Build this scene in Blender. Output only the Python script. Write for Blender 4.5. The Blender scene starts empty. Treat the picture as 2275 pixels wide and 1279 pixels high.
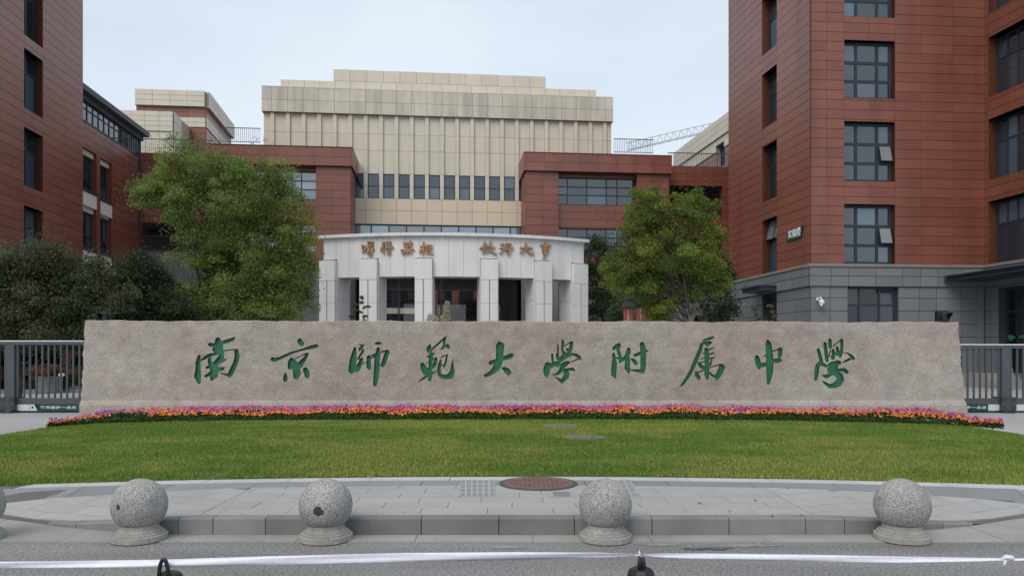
import bpy, bmesh, math, random
import numpy as np
from mathutils import Vector, Matrix
rnd = random.Random(7)
nrg = np.random.default_rng(11)
R = math.radians
scene = bpy.context.scene
COL = scene.collection

# ------------------------------------------------------------------ camera
F, HX, HY, CH = 1650.0, 1137.5, 790.0, 1.6      # focal length, principal column, horizon row (photo px), eye height
cam_d = bpy.data.cameras.new('camera')
cam_d.sensor_width = 36.0
cam_d.lens = 36.0 * F / 2275.0
cam_d.shift_y = (HY - 639.5) / 2275.0
cam_d.clip_start = 0.1
cam_d.clip_end = 3000
cam = bpy.data.objects.new('camera', cam_d)
cam.location = (0, 0, CH)
cam.rotation_euler = (R(90), 0, 0)
COL.objects.link(cam)
scene.camera = cam

# ------------------------------------------------------------------ sky and sun (overcast)
SUN_EL, SUN_AZ = R(44), R(-152)                  # azimuth measured from +Y clockwise: behind the camera, to the left
world = bpy.data.worlds.new('World')
scene.world = world
world.use_nodes = True
wn, wl = world.node_tree.nodes, world.node_tree.links
wn.clear()
wo = wn.new('ShaderNodeOutputWorld')
bg = wn.new('ShaderNodeBackground')
bg.inputs['Strength'].default_value = 0.10
sky = wn.new('ShaderNodeTexSky')
sky.sky_type = 'NISHITA'
sky.sun_disc = False
sky.sun_elevation = SUN_EL
sky.sun_rotation = SUN_AZ
sky.air_density = 1.0
sky.dust_density = 2.0
tc = wn.new('ShaderNodeTexCoord')
mp = wn.new('ShaderNodeMapping')
mp.inputs['Scale'].default_value = (1.0, 1.0, 2.2)
nz = wn.new('ShaderNodeTexNoise')
nz.inputs['Scale'].default_value = 1.7
nz.inputs['Detail'].default_value = 5.0
nz.inputs['Roughness'].default_value = 0.5
cr = wn.new('ShaderNodeValToRGB')                # cloud cover: pale blue-grey to near white
cr.color_ramp.elements[0].position = 0.33
cr.color_ramp.elements[0].color = (5.5, 6.4, 7.5, 1)
cr.color_ramp.elements[1].position = 0.66
cr.color_ramp.elements[1].color = (7.3, 8.05, 8.85, 1)
mx = wn.new('ShaderNodeMixRGB')
mx.inputs[0].default_value = 0.90
wl.new(tc.outputs['Generated'], mp.inputs['Vector'])
wl.new(mp.outputs['Vector'], nz.inputs['Vector'])
wl.new(nz.outputs['Fac'], cr.inputs['Fac'])
wl.new(sky.outputs['Color'], mx.inputs[1])
wl.new(cr.outputs['Color'], mx.inputs[2])
wl.new(mx.outputs['Color'], bg.inputs['Color'])
wl.new(bg.outputs['Background'], wo.inputs['Surface'])

sun_d = bpy.data.lights.new('sun', 'SUN')
sun_d.energy = 1.5
sun_d.angle = R(40)
sun_d.color = (1.0, 0.91, 0.79)
sun = bpy.data.objects.new('sun', sun_d)
_sd = Vector((math.sin(SUN_AZ) * math.cos(SUN_EL), math.cos(SUN_AZ) * math.cos(SUN_EL), math.sin(SUN_EL)))
sun.rotation_euler = _sd.to_track_quat('Z', 'Y').to_euler()
sun.location = (0, 0, 60)
COL.objects.link(sun)

scene.view_settings.view_transform = 'Standard'
scene.view_settings.look = 'None'
scene.view_settings.gamma = 1.0
scene.view_settings.exposure = 0.22
scene.view_settings.use_curve_mapping = False

# ------------------------------------------------------------------ helpers
def at_depth(x, y, d):
    return Vector(((x - HX) / F * d, d, CH + (HY - y) / F * d))

def on_ground(x, y, z=0.0):
    d = (CH - z) * F / (y - HY)
    return Vector(((x - HX) / F * d, d, z))

class Plane:
    """A vertical wall plane: a point on the ground, a horizontal direction, an outward normal."""
    def __init__(self, p, u, face=None):
        self.p = Vector((p[0], p[1])); self.u = Vector((u[0], u[1])).normalized()
        n = Vector((self.u.y, -self.u.x))
        ref = (Vector((0, 0)) - self.p) if face is None else Vector(face)
        self.n = n if n.dot(ref) > 0 else -n
        self.ang = math.atan2(self.u.y, self.u.x)
    def s(self, x):
        rx = (x - HX) / F
        return (rx * self.p.y - self.p.x) / (self.u.x - rx * self.u.y)
    def px(self, x, y):
        s = self.s(x); d = self.p.y + self.u.y * s
        return s, CH + (HY - y) / F * d
    def z(self, x, y): return self.px(x, y)[1]
    def pt(self, s, z, o=0.0):
        q = self.p + self.u * s + self.n * o
        return Vector((q.x, q.y, z))
    def shifted(self, o):
        return Plane(self.p + self.n * o, self.u, self.n)

class MB:
    def __init__(self): self.v = []; self.f = []
    def add(self, vs, fs):
        b = len(self.v); self.v += [Vector(q) for q in vs]; self.f += [tuple(i + b for i in q) for q in fs]
    def hexa(self, q):                            # 8 corners: bottom 4 (ccw from above), top 4
        self.add(q, [(3, 2, 1, 0), (4, 5, 6, 7), (0, 1, 5, 4), (1, 2, 6, 5), (2, 3, 7, 6), (3, 0, 4, 7)])
    def box(self, x0, x1, y0, y1, z0, z1):
        self.hexa([(x0, y0, z0), (x1, y0, z0), (x1, y1, z0), (x0, y1, z0), (x0, y0, z1), (x1, y0, z1), (x1, y1, z1), (x0, y1, z1)])
    def pbox(self, pl, s0, s1, z0, z1, o0, o1):
        a = [pl.pt(s0, 0, o1), pl.pt(s1, 0, o1), pl.pt(s1, 0, o0), pl.pt(s0, 0, o0)]
        cr_ = (a[1] - a[0]).cross(a[2] - a[1]).z
        if cr_ < 0: a = a[::-1]
        self.hexa([(q.x, q.y, z0) for q in a] + [(q.x, q.y, z1) for q in a])
    def prism(self, poly, z0, z1):
        n = len(poly); ar = sum(poly[i][0] * poly[(i + 1) % n][1] - poly[(i + 1) % n][0] * poly[i][1] for i in range(n))
        if ar < 0: poly = poly[::-1]
        zf0 = z0 if callable(z0) else (lambda x, y: z0)
        zf1 = z1 if callable(z1) else (lambda x, y: z1)
        vs = [(x, y, zf0(x, y)) for x, y in poly] + [(x, y, zf1(x, y)) for x, y in poly]
        fs = [tuple(range(n))[::-1], tuple(range(n, 2 * n))] + [(i, (i + 1) % n, n + (i + 1) % n, n + i) for i in range(n)]
        self.add(vs, fs)
    def tube(self, pts, rad, n=6, cap=True):
        pts = [Vector(p) for p in pts]
        rad = rad if isinstance(rad, (list, tuple)) else [rad] * len(pts)
        vs, fs = [], []
        ref = Vector((0.31, 0.83, 0.46))
        for i, p in enumerate(pts):
            t = (pts[min(i + 1, len(pts) - 1)] - pts[max(i - 1, 0)])
            if t.length < 1e-6: t = Vector((0, 0, 1))
            t.normalize()
            a = t.cross(ref)
            if a.length < 0.05: a = t.cross(Vector((1, 0, 0)))
            a.normalize(); b = t.cross(a)
            for k in range(n):
                w = 2 * math.pi * k / n
                vs.append(p + (a * math.cos(w) + b * math.sin(w)) * rad[i])
        for i in range(len(pts) - 1):
            for k in range(n):
                k2 = (k + 1) % n
                fs.append((i * n + k, i * n + k2, (i + 1) * n + k2, (i + 1) * n + k))
        if cap:
            fs.append(tuple(range(n))[::-1]); fs.append(tuple((len(pts) - 1) * n + k for k in range(n)))
        self.add(vs, fs)
    def lathe(self, c, prof, n=24):               # prof: (radius, z)
        vs, fs = [], []
        for r, z in prof:
            for k in range(n):
                w = 2 * math.pi * k / n
                vs.append((c[0] + r * math.cos(w), c[1] + r * math.sin(w), c[2] + z))
        for i in range(len(prof) - 1):
            for k in range(n):
                k2 = (k + 1) % n
                fs.append((i * n + k, i * n + k2, (i + 1) * n + k2, (i + 1) * n + k))
        fs.append(tuple(range(n))[::-1]); fs.append(tuple((len(prof) - 1) * n + k for k in range(n)))
        self.add(vs, fs)

BASE = {}
def base_of(o):
    while o is not None:
        if o.name in BASE: return BASE[o.name]
        o = o.parent
    return Vector((0, 0, 0))

def tag(o, label, cat, group=None):
    o['label'] = label; o['category'] = cat
    if group: o['group'] = group
    return o

def thing(name, base, label, cat, group=None):
    o = bpy.data.objects.new(name, None)
    o.empty_display_size = 0.3
    o.location = base
    COL.objects.link(o)
    BASE[o.name] = Vector(base)
    return tag(o, label, cat, group)

def obj(name, mb, mat, parent=None, smooth=False, base=None):
    off = base_of(parent) if parent else (Vector(base) if base is not None else Vector((0, 0, 0)))
    me = bpy.data.meshes.new(name)
    me.from_pydata([q - off for q in mb.v], [], mb.f)
    me.materials.append(mat)
    if smooth:
        me.polygons.foreach_set('use_smooth', [True] * len(me.polygons))
    me.update()
    o = bpy.data.objects.new(name, me)
    if parent: o.parent = parent
    else:
        o.location = off; BASE[o.name] = off
    COL.objects.link(o)
    return o

def fastmesh(name, V, Fq, mat, parent=None, tint=None, smooth=False):
    """V (n,3) array, Fq (m,k) index array."""
    off = base_of(parent) if parent else Vector((0, 0, 0))
    V = np.asarray(V, np.float32) - np.array(off, np.float32)
    Fq = np.asarray(Fq, np.int32); m, k = Fq.shape
    me = bpy.data.meshes.new(name)
    me.vertices.add(len(V)); me.vertices.foreach_set('co', V.ravel())
    me.loops.add(m * k); me.loops.foreach_set('vertex_index', Fq.ravel())
    me.polygons.add(m); me.polygons.foreach_set('loop_start', np.arange(0, m * k, k, dtype=np.int32))
    if tint is not None:
        at = me.attributes.new('tint', 'FLOAT_COLOR', 'FACE')
        c = np.ones((m, 4), np.float32); c[:, :3] = tint
        at.data.foreach_set('color', c.ravel())
    me.materials.append(mat)
    me.update(calc_edges=True); me.validate()
    o = bpy.data.objects.new(name, me)
    if parent: o.parent = parent
    COL.objects.link(o)
    return o

def structure(o): o['kind'] = 'structure'; return o
def stuff(o): o['kind'] = 'stuff'; return o

# ------------------------------------------------------------------ materials
def nodes_of(m):
    m.use_nodes = True
    return m.node_tree.nodes, m.node_tree.links

def pbr(name, base, rough=0.8, var=0.12, scale=1.5, fine=40.0, fvar=0.06, rand=0.0, bump=0.0, bscale=60.0,
        metal=0.0, ior=1.45, streak=0.0, warm=None, stretch=(1, 1, 1)):
    """Principled with coarse + fine world-space noise, per-object variation, optional vertical rain streaks and bump."""
    m = bpy.data.materials.new(name); N, L = nodes_of(m)
    b = N['Principled BSDF']
    b.inputs['Roughness'].default_value = rough
    b.inputs['Metallic'].default_value = metal
    b.inputs['IOR'].default_value = ior
    g = N.new('ShaderNodeNewGeometry')
    def noise(sc, det, vec=None):
        q = N.new('ShaderNodeTexNoise'); q.inputs['Scale'].default_value = sc; q.inputs['Detail'].default_value = det
        L.new(vec or g.outputs['Position'], q.inputs['Vector']); return q.outputs['Fac']
    def mr(src, lo, hi, a=0.25, z=0.75):
        q = N.new('ShaderNodeMapRange'); q.inputs['From Min'].default_value = a; q.inputs['From Max'].default_value = z
        q.inputs['To Min'].default_value = lo; q.inputs['To Max'].default_value = hi; L.new(src, q.inputs['Value']); return q.outputs['Result']
    def mul(a, c):
        q = N.new('ShaderNodeMath'); q.operation = 'MULTIPLY'; L.new(a, q.inputs[0])
        L.new(c, q.inputs[1]); return q.outputs[0]
    sv = g.outputs['Position']
    if stretch != (1, 1, 1):
        mpn = N.new('ShaderNodeMapping'); mpn.inputs['Scale'].default_value = stretch
        L.new(g.outputs['Position'], mpn.inputs['Vector']); sv = mpn.outputs['Vector']
    fac = mr(noise(scale, 4.0, sv), 1 - var, 1 + var)
    fac = mul(fac, mr(noise(fine, 2.0), 1 - fvar, 1 + fvar))
    if rand:
        oi = N.new('ShaderNodeObjectInfo'); fac = mul(fac, mr(oi.outputs['Random'], 1 - rand, 1 + rand, 0.0, 1.0))
    if streak:
        mp_ = N.new('ShaderNodeMapping'); mp_.inputs['Scale'].default_value = (1.3, 1.3, 0.09)
        L.new(g.outputs['Position'], mp_.inputs['Vector'])
        fac = mul(fac, mr(noise(1.0, 5.0, mp_.outputs['Vector']), 1 - streak, 1.0, 0.3, 0.55))
    mxn = N.new('ShaderNodeMixRGB'); mxn.blend_type = 'MULTIPLY'; mxn.inputs[0].default_value = 1.0
    if warm:
        mw = N.new('ShaderNodeMixRGB'); mw.inputs[1].default_value = (*base, 1); mw.inputs[2].default_value = (*warm, 1)
        L.new(mr(noise(scale * 0.6, 5.0), 0, 1, 0.38, 0.62), mw.inputs[0]); L.new(mw.outputs[0], mxn.inputs[1])
    else:
        mxn.inputs[1].default_value = (*base, 1)
    L.new(fac, mxn.inputs[2]); L.new(mxn.outputs[0], b.inputs['Base Color'])
    if bump:
        bn = N.new('ShaderNodeBump'); bn.inputs['Strength'].default_value = bump; bn.inputs['Distance'].default_value = 0.02
        L.new(noise(bscale, 3.0), bn.inputs['Height']); L.new(bn.outputs['Normal'], b.inputs['Normal'])
    return m

def glass_mat(name, base=(0.02, 0.027, 0.033), ior=2.1, rough=0.03):
    m = bpy.data.materials.new(name); N, L = nodes_of(m); b = N['Principled BSDF']
    b.inputs['Base Color'].default_value = (*base, 1); b.inputs['Roughness'].default_value = rough
    b.inputs['IOR'].default_value = ior
    g = N.new('ShaderNodeNewGeometry'); q = N.new('ShaderNodeTexNoise'); q.inputs['Scale'].default_value = 0.9
    L.new(g.outputs['Position'], q.inputs['Vector'])
    bn = N.new('ShaderNodeBump'); bn.inputs['Strength'].default_value = 0.06; bn.inputs['Distance'].default_value = 0.05
    L.new(q.outputs['Fac'], bn.inputs['Height']); L.new(bn.outputs['Normal'], b.inputs['Normal'])
    oi = N.new('ShaderNodeObjectInfo')                # rooms behind the panes differ: most dark, some with blinds
    cr_ = N.new('ShaderNodeValToRGB'); cr_.color_ramp.elements[0].color = (base[0] * .5, base[1] * .5, base[2] * .5, 1); cr_.color_ramp.elements[0].position = 0.0
    cr_.color_ramp.elements[1].color = (base[0] * 3 + .03, base[1] * 3 + .03, base[2] * 3 + .03, 1); cr_.color_ramp.elements[1].position = 1.0
    e = cr_.color_ramp.elements.new(.6); e.color = (*base, 1)
    L.new(oi.outputs['Random'], cr_.inputs[0]); L.new(cr_.outputs[0], b.inputs['Base Color'])
    return m

def clear_glass(name):
    m = bpy.data.materials.new(name); N, L = nodes_of(m); out = N['Material Output']; N.remove(N['Principled BSDF'])
    t = N.new('ShaderNodeBsdfTransparent'); t.inputs[0].default_value = (0.93, 0.95, 0.95, 1)
    gl = N.new('ShaderNodeBsdfGlossy'); gl.inputs['Roughness'].default_value = 0.02
    fr = N.new('ShaderNodeFresnel'); fr.inputs[0].default_value = 1.6
    x = N.new('ShaderNodeMixShader'); L.new(fr.outputs[0], x.inputs[0]); L.new(t.outputs[0], x.inputs[1]); L.new(gl.outputs[0], x.inputs[2])
    L.new(x.outputs[0], out.inputs['Surface'])
    return m

def leaf_mat(name, rough=0.55, trans=0.35):
    m = bpy.data.materials.new(name); N, L = nodes_of(m); out = N['Material Output']; b = N['Principled BSDF']
    a = N.new('ShaderNodeAttribute'); a.attribute_name = 'tint'
    b.inputs['Roughness'].default_value = rough; b.inputs['Specular IOR Level'].default_value = 0.35
    L.new(a.outputs['Color'], b.inputs['Base Color'])
    t = N.new('ShaderNodeBsdfTranslucent'); L.new(a.outputs['Color'], t.inputs['Color'])
    x = N.new('ShaderNodeMixShader'); x.inputs[0].default_value = trans
    L.new(b.outputs[0], x.inputs[1]); L.new(t.outputs[0], x.inputs[2]); L.new(x.outputs[0], out.inputs['Surface'])
    return m

def granite(name, base, dark, scale=220.0, rough=0.75, cov=0.5):
    """Speckled stone: voronoi crystals between two tones, soft large-scale blotches."""
    m = bpy.data.materials.new(name); N, L = nodes_of(m); b = N['Principled BSDF']; b.inputs['Roughness'].default_value = rough
    tcn = N.new('ShaderNodeTexCoord')
    v = N.new('ShaderNodeTexVoronoi'); v.inputs['Scale'].default_value = scale
    L.new(tcn.outputs['Object'], v.inputs['Vector'])
    sep = N.new('ShaderNodeSeparateColor'); L.new(v.outputs['Color'], sep.inputs[0])
    r = N.new('ShaderNodeValToRGB'); r.color_ramp.elements[0].position = cov - 0.25; r.color_ramp.elements[1].position = cov + 0.3
    r.color_ramp.elements[0].color = (*dark, 1); r.color_ramp.elements[1].color = (*base, 1)
    L.new(sep.outputs[0], r.inputs[0])
    n = N.new('ShaderNodeTexNoise'); n.inputs['Scale'].default_value = 4.0; n.inputs['Detail'].default_value = 5
    L.new(tcn.outputs['Object'], n.inputs['Vector'])
    mr = N.new('ShaderNodeMapRange'); mr.inputs['From Min'].default_value = 0.3; mr.inputs['From Max'].default_value = 0.7
    mr.inputs['To Min'].default_value = 0.78; mr.inputs['To Max'].default_value = 1.1; L.new(n.outputs['Fac'], mr.inputs['Value'])
    mm = N.new('ShaderNodeMixRGB'); mm.blend_type = 'MULTIPLY'; mm.inputs[0].default_value = 1
    L.new(r.outputs[0], mm.inputs[1]); L.new(mr.outputs[0], mm.inputs[2]); L.new(mm.outputs[0], b.inputs['Base Color'])
    bn = N.new('ShaderNodeBump'); bn.inputs['Strength'].default_value = 0.15; bn.inputs['Distance'].default_value = 0.004
    L.new(sep.outputs[0], bn.inputs['Height']); L.new(bn.outputs['Normal'], b.inputs['Normal'])
    return m

M = {}
M['terracotta'] = pbr('terracotta_panel', (0.208, 0.067, 0.042), 0.36, 0.11, 0.35, 14, 0.04, rand=0.11, streak=0.20, ior=1.6)
M['terra_dark'] = pbr('terracotta_joint', (0.135, 0.042, 0.027), 0.85, 0.08, 1.0)
M['beige'] = pbr('cream_stone_panel', (0.60, 0.56, 0.47), 0.7, 0.05, 0.5, 9, 0.03, rand=0.035, streak=0.06)
M['beige_stain'] = pbr('weathered_cream_panel', (0.57, 0.53, 0.45), 0.75, 0.08, 0.6, 9, 0.04, rand=0.06, streak=0.30)
M['beige_dark'] = pbr('cream_joint', (0.33, 0.295, 0.245), 0.85, 0.08, 1.0)
M['beige_warm'] = pbr('warm_cream_panel', (0.62, 0.535, 0.415), 0.65, 0.04, 0.5, 9, 0.03, rand=0.03)
M['grey_stone'] = pbr('grey_stone_panel', (0.165, 0.178, 0.188), 0.5, 0.08, 0.7, 22, 0.06, rand=0.10)
M['grey_dark'] = pbr('grey_joint', (0.055, 0.06, 0.068), 0.8, 0.05, 1.0)
M['ledge'] = pbr('stone_ledge', (0.22, 0.20, 0.18), 0.8, 0.12, 1.2)
M['white_stone'] = pbr('white_portal_stone', (0.68, 0.685, 0.685), 0.6, 0.05, 0.7, 15, 0.04, rand=0.03, streak=0.10)
M['white_joint'] = pbr('portal_joint', (0.42, 0.43, 0.44), 0.8, 0.05, 1.0)
M['frame'] = pbr('window_frame_metal', (0.024, 0.036, 0.050), 0.45, 0.05, 2.0)
M['metal_dark'] = pbr('dark_grey_metal', (0.055, 0.062, 0.072), 0.5, 0.08, 3.0)
M['black'] = pbr('black_rubber', (0.012, 0.012, 0.014), 0.42, 0.15, 9.0, bump=0.1, bscale=120)
M['glass'] = glass_mat('window_glass', (0.012, 0.030, 0.046), 2.05)
M['glass_sky'] = glass_mat('sky_glass', (0.05, 0.085, 0.12), 3.0)  # blue tint puts some reflected sky into the base colour
M['glass_dark'] = glass_mat('dark_window_glass', (0.012, 0.015, 0.02), 1.7)
M['lobby_glass'] = clear_glass('lobby_glass')
M['sash_glass'] = glass_mat('tilted_sash_glass', (0.17, 0.20, 0.20), 1.7)  # pale base colour stands for sky mirrored in the tilted pane
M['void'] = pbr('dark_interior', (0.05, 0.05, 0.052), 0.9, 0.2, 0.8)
M['soffit'] = pbr('lobby_soffit', (0.16, 0.165, 0.15), 0.8, 0.08, 1.0)
M['blind'] = pbr('pale_blind', (0.55, 0.56, 0.55), 0.8, 0.05, 2.0)
M['concrete'] = pbr('concrete', (0.28, 0.275, 0.265), 0.85, 0.10, 0.6, 30, 0.06)
M['roofing'] = pbr('roof_membrane', (0.10, 0.105, 0.115), 0.7, 0.10, 0.6)
M['stone'] = None
M['green_paint'] = pbr('green_inscription_paint', (0.020, 0.135, 0.068), 0.5, 0.18, 5.0, 40, 0.08)
M['bronze'] = pbr('weathered_bronze', (0.45, 0.235, 0.13), 0.55, 0.22, 6.0, 30, 0.1, metal=0.1, warm=(0.28, 0.19, 0.11))
M['slab'] = pbr('paving_slab', (0.355, 0.345, 0.335), 0.8, 0.08, 1.3, 55, 0.07, rand=0.055, bump=0.08, bscale=140)
M['slab_dark'] = pbr('paving_slab_dark', (0.225, 0.23, 0.235), 0.8, 0.09, 1.5, 55, 0.07, rand=0.09)
M['slab_light'] = pbr('edging_stone', (0.46, 0.455, 0.44), 0.8, 0.07, 1.5, 60, 0.06, rand=0.05)
M['mortar'] = pbr('mortar_bed', (0.12, 0.118, 0.115), 0.9, 0.15, 3.0)
M['kerb'] = pbr('kerb_granite', (0.205, 0.205, 0.202), 0.8, 0.18, 2.2, 90, 0.12, rand=0.12, streak=0.18)
M['gutter'] = pbr('gutter_stone', (0.31, 0.30, 0.28), 0.85, 0.14, 2.0, 70, 0.08, rand=0.06)
M['asphalt'] = pbr('asphalt', (0.222, 0.215, 0.212), 0.9, 0.24, 1.1, 42, 0.5, bump=0.9, bscale=45, stretch=(0.3, 1.8, 1))
M['drive'] = pbr('driveway_concrete', (0.36, 0.355, 0.35), 0.85, 0.12, 0.35, 20, 0.05)
M['soil'] = pbr('lawn_soil', (0.070, 0.085, 0.028), 0.95, 0.25, 1.5, 30, 0.2)
M['leaf'] = leaf_mat('leaf', .5, .45)
M['grass'] = leaf_mat('grass_blade', 0.6, 0.25)
M['petal'] = leaf_mat('flower_petal', 0.7, 0.2)
M['bark'] = pbr('bark', (0.055, 0.047, 0.040), 0.9, 0.25, 3.0, 30, 0.2, bump=0.5, bscale=25)
M['granite'] = granite('bollard_granite', (0.48, 0.465, 0.445), (0.17, 0.167, 0.162), 190.0, 0.8)
M['granite_base'] = granite('bollard_base_granite', (0.40, 0.385, 0.36), (0.24, 0.232, 0.22), 190.0, 0.85)
M['bark_pale'] = pbr('pale_bark', (0.15, 0.135, 0.115), 0.9, 0.25, 3.0, 30, 0.2, bump=0.5, bscale=25)
M['iron_red'] = pbr('rusty_manhole_iron', (0.165, 0.098, 0.085), 0.7, 0.2, 8.0, 70, 0.2, bump=0.4, bscale=90)
M['iron_grey'] = pbr('worn_cover', (0.20, 0.165, 0.135), 0.85, 0.25, 9.0, 60, 0.2, warm=(0.13, 0.13, 0.08))
M['tape'] = pbr('white_plastic_tape', (0.72, 0.74, 0.84), 0.4, 0.04, 8.0)
M['white'] = pbr('white_paint', (0.72, 0.73, 0.74), 0.5, 0.04, 3.0)
M['green_sign'] = pbr('green_sign_face', (0.008, 0.055, 0.038), 0.45, 0.06, 2.0)
M['sign_pale'] = pbr('pale_sign_face', (0.52, 0.56, 0.60), 0.5, 0.04, 2.0)
M['banner'] = pbr('red_banner', (0.36, 0.085, 0.085), 0.7, 0.08, 3.0)
M['rail_white'] = pbr('bright_rail', (0.60, 0.62, 0.65), 0.3, 0.04, 3.0, metal=0.6)
M['crane'] = pbr('crane_paint', (0.42, 0.46, 0.52), 0.6, 0.05, 3.0)
M['pampas'] = leaf_mat('pampas_plume', 0.8, 0.3)
M['mat_green'] = pbr('green_mat', (0.03, 0.22, 0.11), 0.6, 0.1, 3.0)

# ------------------------------------------------------------------ unit panel, facades, windows
UNIT = bpy.data.meshes.new('panel')
_b = MB(); _b.box(-.5, .5, -.5, .5, -.5, .5); UNIT.from_pydata([tuple(q) for q in _b.v], [], _b.f); UNIT.update()
UNITS = {}
def unit_mesh(mat):
    if mat.name not in UNITS:
        u = UNIT.copy(); u.name = 'panel'; u.materials.append(mat); UNITS[mat.name] = u
    return UNITS[mat.name]

class Cladding:
    """Collects the panels of one building; the 300 largest become objects, the rest one joined part."""
    def __init__(self, parent, name='panel'): self.parent = parent; self.items = []; self.name = name
    def add(self, pl, s0, s1, z0, z1, o0, o1, mat): self.items.append((pl, s0, s1, z0, z1, o0, o1, mat))
    def build(self, cap=300):
        off = base_of(self.parent)
        def key(i):
            pl, s0, s1, z0, z1, o0, o1, m = i
            c = pl.pt((s0 + s1) / 2, (z0 + z1) / 2); vis = 1.0
            yy = HY - (c.z - CH) * F / c.y; xx = HX + c.x / c.y * F
            if not (-40 < xx < 2315 and -30 < yy < 900): vis = 0.01
            w = abs(HX + pl.pt(s1, 0).x / pl.pt(s1, 0).y * F - HX - pl.pt(s0, 0).x / pl.pt(s0, 0).y * F)
            return -vis * w * (z1 - z0) / c.y
        it = sorted(self.items, key=key)
        for pl, s0, s1, z0, z1, o0, o1, mat in it[:cap]:
            o = bpy.data.objects.new(self.name, unit_mesh(mat))
            o.parent = self.parent
            o.location = pl.pt((s0 + s1) / 2, (z0 + z1) / 2, (o0 + o1) / 2) - off
            o.rotation_euler = (0, 0, pl.ang)
            o.scale = (s1 - s0, abs(o1 - o0), z1 - z0)
            COL.objects.link(o)
        rest = {}
        for i in it[cap:]: rest.setdefault(i[7].name, []).append(i)
        for k, lst in rest.items():
            mb = MB()
            for pl, s0, s1, z0, z1, o0, o1, mat in lst: mb.pbox(pl, s0, s1, z0, z1, o0, o1)
            stuff(obj(self.name + '_field', mb, lst[0][7], self.parent))

def cut_rects(rect, openings):
    out = [rect]
    for (a, b, c, d) in openings:
        nxt = []
        for (s0, s1, z0, z1) in out:
            if b <= s0 or a >= s1 or d <= z0 or c >= z1: nxt.append((s0, s1, z0, z1)); continue
            if a > s0: nxt.append((s0, a, z0, z1))
            if b < s1: nxt.append((b, s1, z0, z1))
            m0, m1 = max(a, s0), min(b, s1)
            if c > z0: nxt.append((m0, m1, z0, c))
            if d < z1: nxt.append((m0, m1, d, z1))
        out = nxt
    return out

def clad(cl, pl, s0, s1, z0, z1, js, jz, mat, openings=(), gap=0.022, th=0.035, o=0.0):
    vg = .5 if mat.name.startswith('terracotta') else 1.0
    S = sorted([s0, s1] + [j for j in js if s0 + .05 < j < s1 - .05])
    Z = sorted([z0, z1] + [j for j in jz if z0 + .05 < j < z1 - .05])
    for i in range(len(S) - 1):
        for k in range(len(Z) - 1):
            for (a, b, c, d) in cut_rects((S[i], S[i + 1], Z[k], Z[k + 1]), openings):
                if b - a < 0.06 or d - c < 0.06: continue
                g = gap / 2
                cl.add(pl, a + g * vg, b - g * vg, c + g, d - g, o, o + th, mat)

def backing(parent, pl, s0, s1, z0, z1, mat, openings=(), t=0.4, name='wall', o=0.0):
    mb = MB()
    for (a, b, c, d) in cut_rects((s0, s1, z0, z1), openings): mb.pbox(pl, a, b, c, d, o - t, o)
    return obj(name, mb, mat, parent)

def window(parent, pl, s0, s1, z0, z1, o, cols=(1,), rows=(1,), fr=0.07, glass='glass', frame='frame', tilt=(), name='window', depth=0.09):
    """Frame with mullions and transoms; every pane is a child. tilt: set of (col,row) awning sashes standing open."""
    mb = MB()
    def split(a, b, w):
        tot = float(sum(w)); x = [a]
        for q in w: x.append(x[-1] + (b - a) * q / tot)
        return x
    S, Z = split(s0, s1, cols), split(z0, z1, rows)
    h = fr / 2
    for k, s in enumerate(S):
        a, b = (s, s + fr) if k == 0 else ((s - fr, s) if k == len(S) - 1 else (s - h, s + h))
        mb.pbox(pl, a, b, z0, z1, o - depth, o)
    for k, z in enumerate(Z):
        a, b = (z, z + fr) if k == 0 else ((z - fr, z) if k == len(Z) - 1 else (z - h, z + h))
        mb.pbox(pl, s0 + fr, s1 - fr, a, b, o - depth + .003, o - .004)
    w = obj(name, mb, M[frame], parent)
    for i in range(len(S) - 1):
        for k in range(len(Z) - 1):
            a, b = S[i] + h, S[i + 1] - h; c, d = Z[k] + h, Z[k + 1] - h
            p = MB()
            if (i, k) in tilt:
                q = 0.24
                top0, top1 = pl.pt(a, d, o + .02), pl.pt(b, d, o + .02)
                bt0, bt1 = pl.pt(a, c + .02, o + q), pl.pt(b, c + .02, o + q)
                p.add([bt0, bt1, top1, top0], [(0, 1, 2, 3)])
                s_ = MB()
                for A, B in ((bt0, bt1), (bt1, top1), (top1, top0), (top0, bt0)): s_.tube([A, B], 0.03, 4)
                obj('sash', s_, M[frame], w)
                v = MB(); v.pbox(pl, a, b, c, d, o - .07, o - .06); obj('dark_opening', v, M['void'], w)
            else:
                p.pbox(pl, a, b, c, d, o - depth * .6, o - depth * .45)
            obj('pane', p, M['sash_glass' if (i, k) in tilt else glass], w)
    return w

def dup(o, parent=None):
    c = o.copy(); COL.objects.link(c)
    if parent is not None: c.parent = parent
    if o.name in BASE: BASE[c.name] = BASE[o.name].copy()
    for ch in list(o.children): dup(ch, c)
    return c

def lin(a, b, n): return [a + (b - a) * i / (n - 1) for i in range(n)]

# ================================================================== GROUND
mb = MB(); mb.add([(-700, -200, -.02), (700, -200, -.02), (700, 1200, -.02), (-700, 1200, -.02)], [(0, 1, 2, 3)])
structure(obj('ground', mb, M['drive']))
mb = MB(); mb.add([(-120, 6.37, -.004), (120, 6.37, -.004), (120, 70, -.004), (-120, 70, -.004)], [(0, 1, 2, 3)])
structure(obj('driveway', mb, M['drive']))
mb = MB(); mb.add([(-120, -14, 0), (120, -14, 0), (120, 6.37, 0), (-120, 6.37, 0)], [(0, 1, 2, 3)])
structure(obj('road', mb, M['asphalt']))

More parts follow.
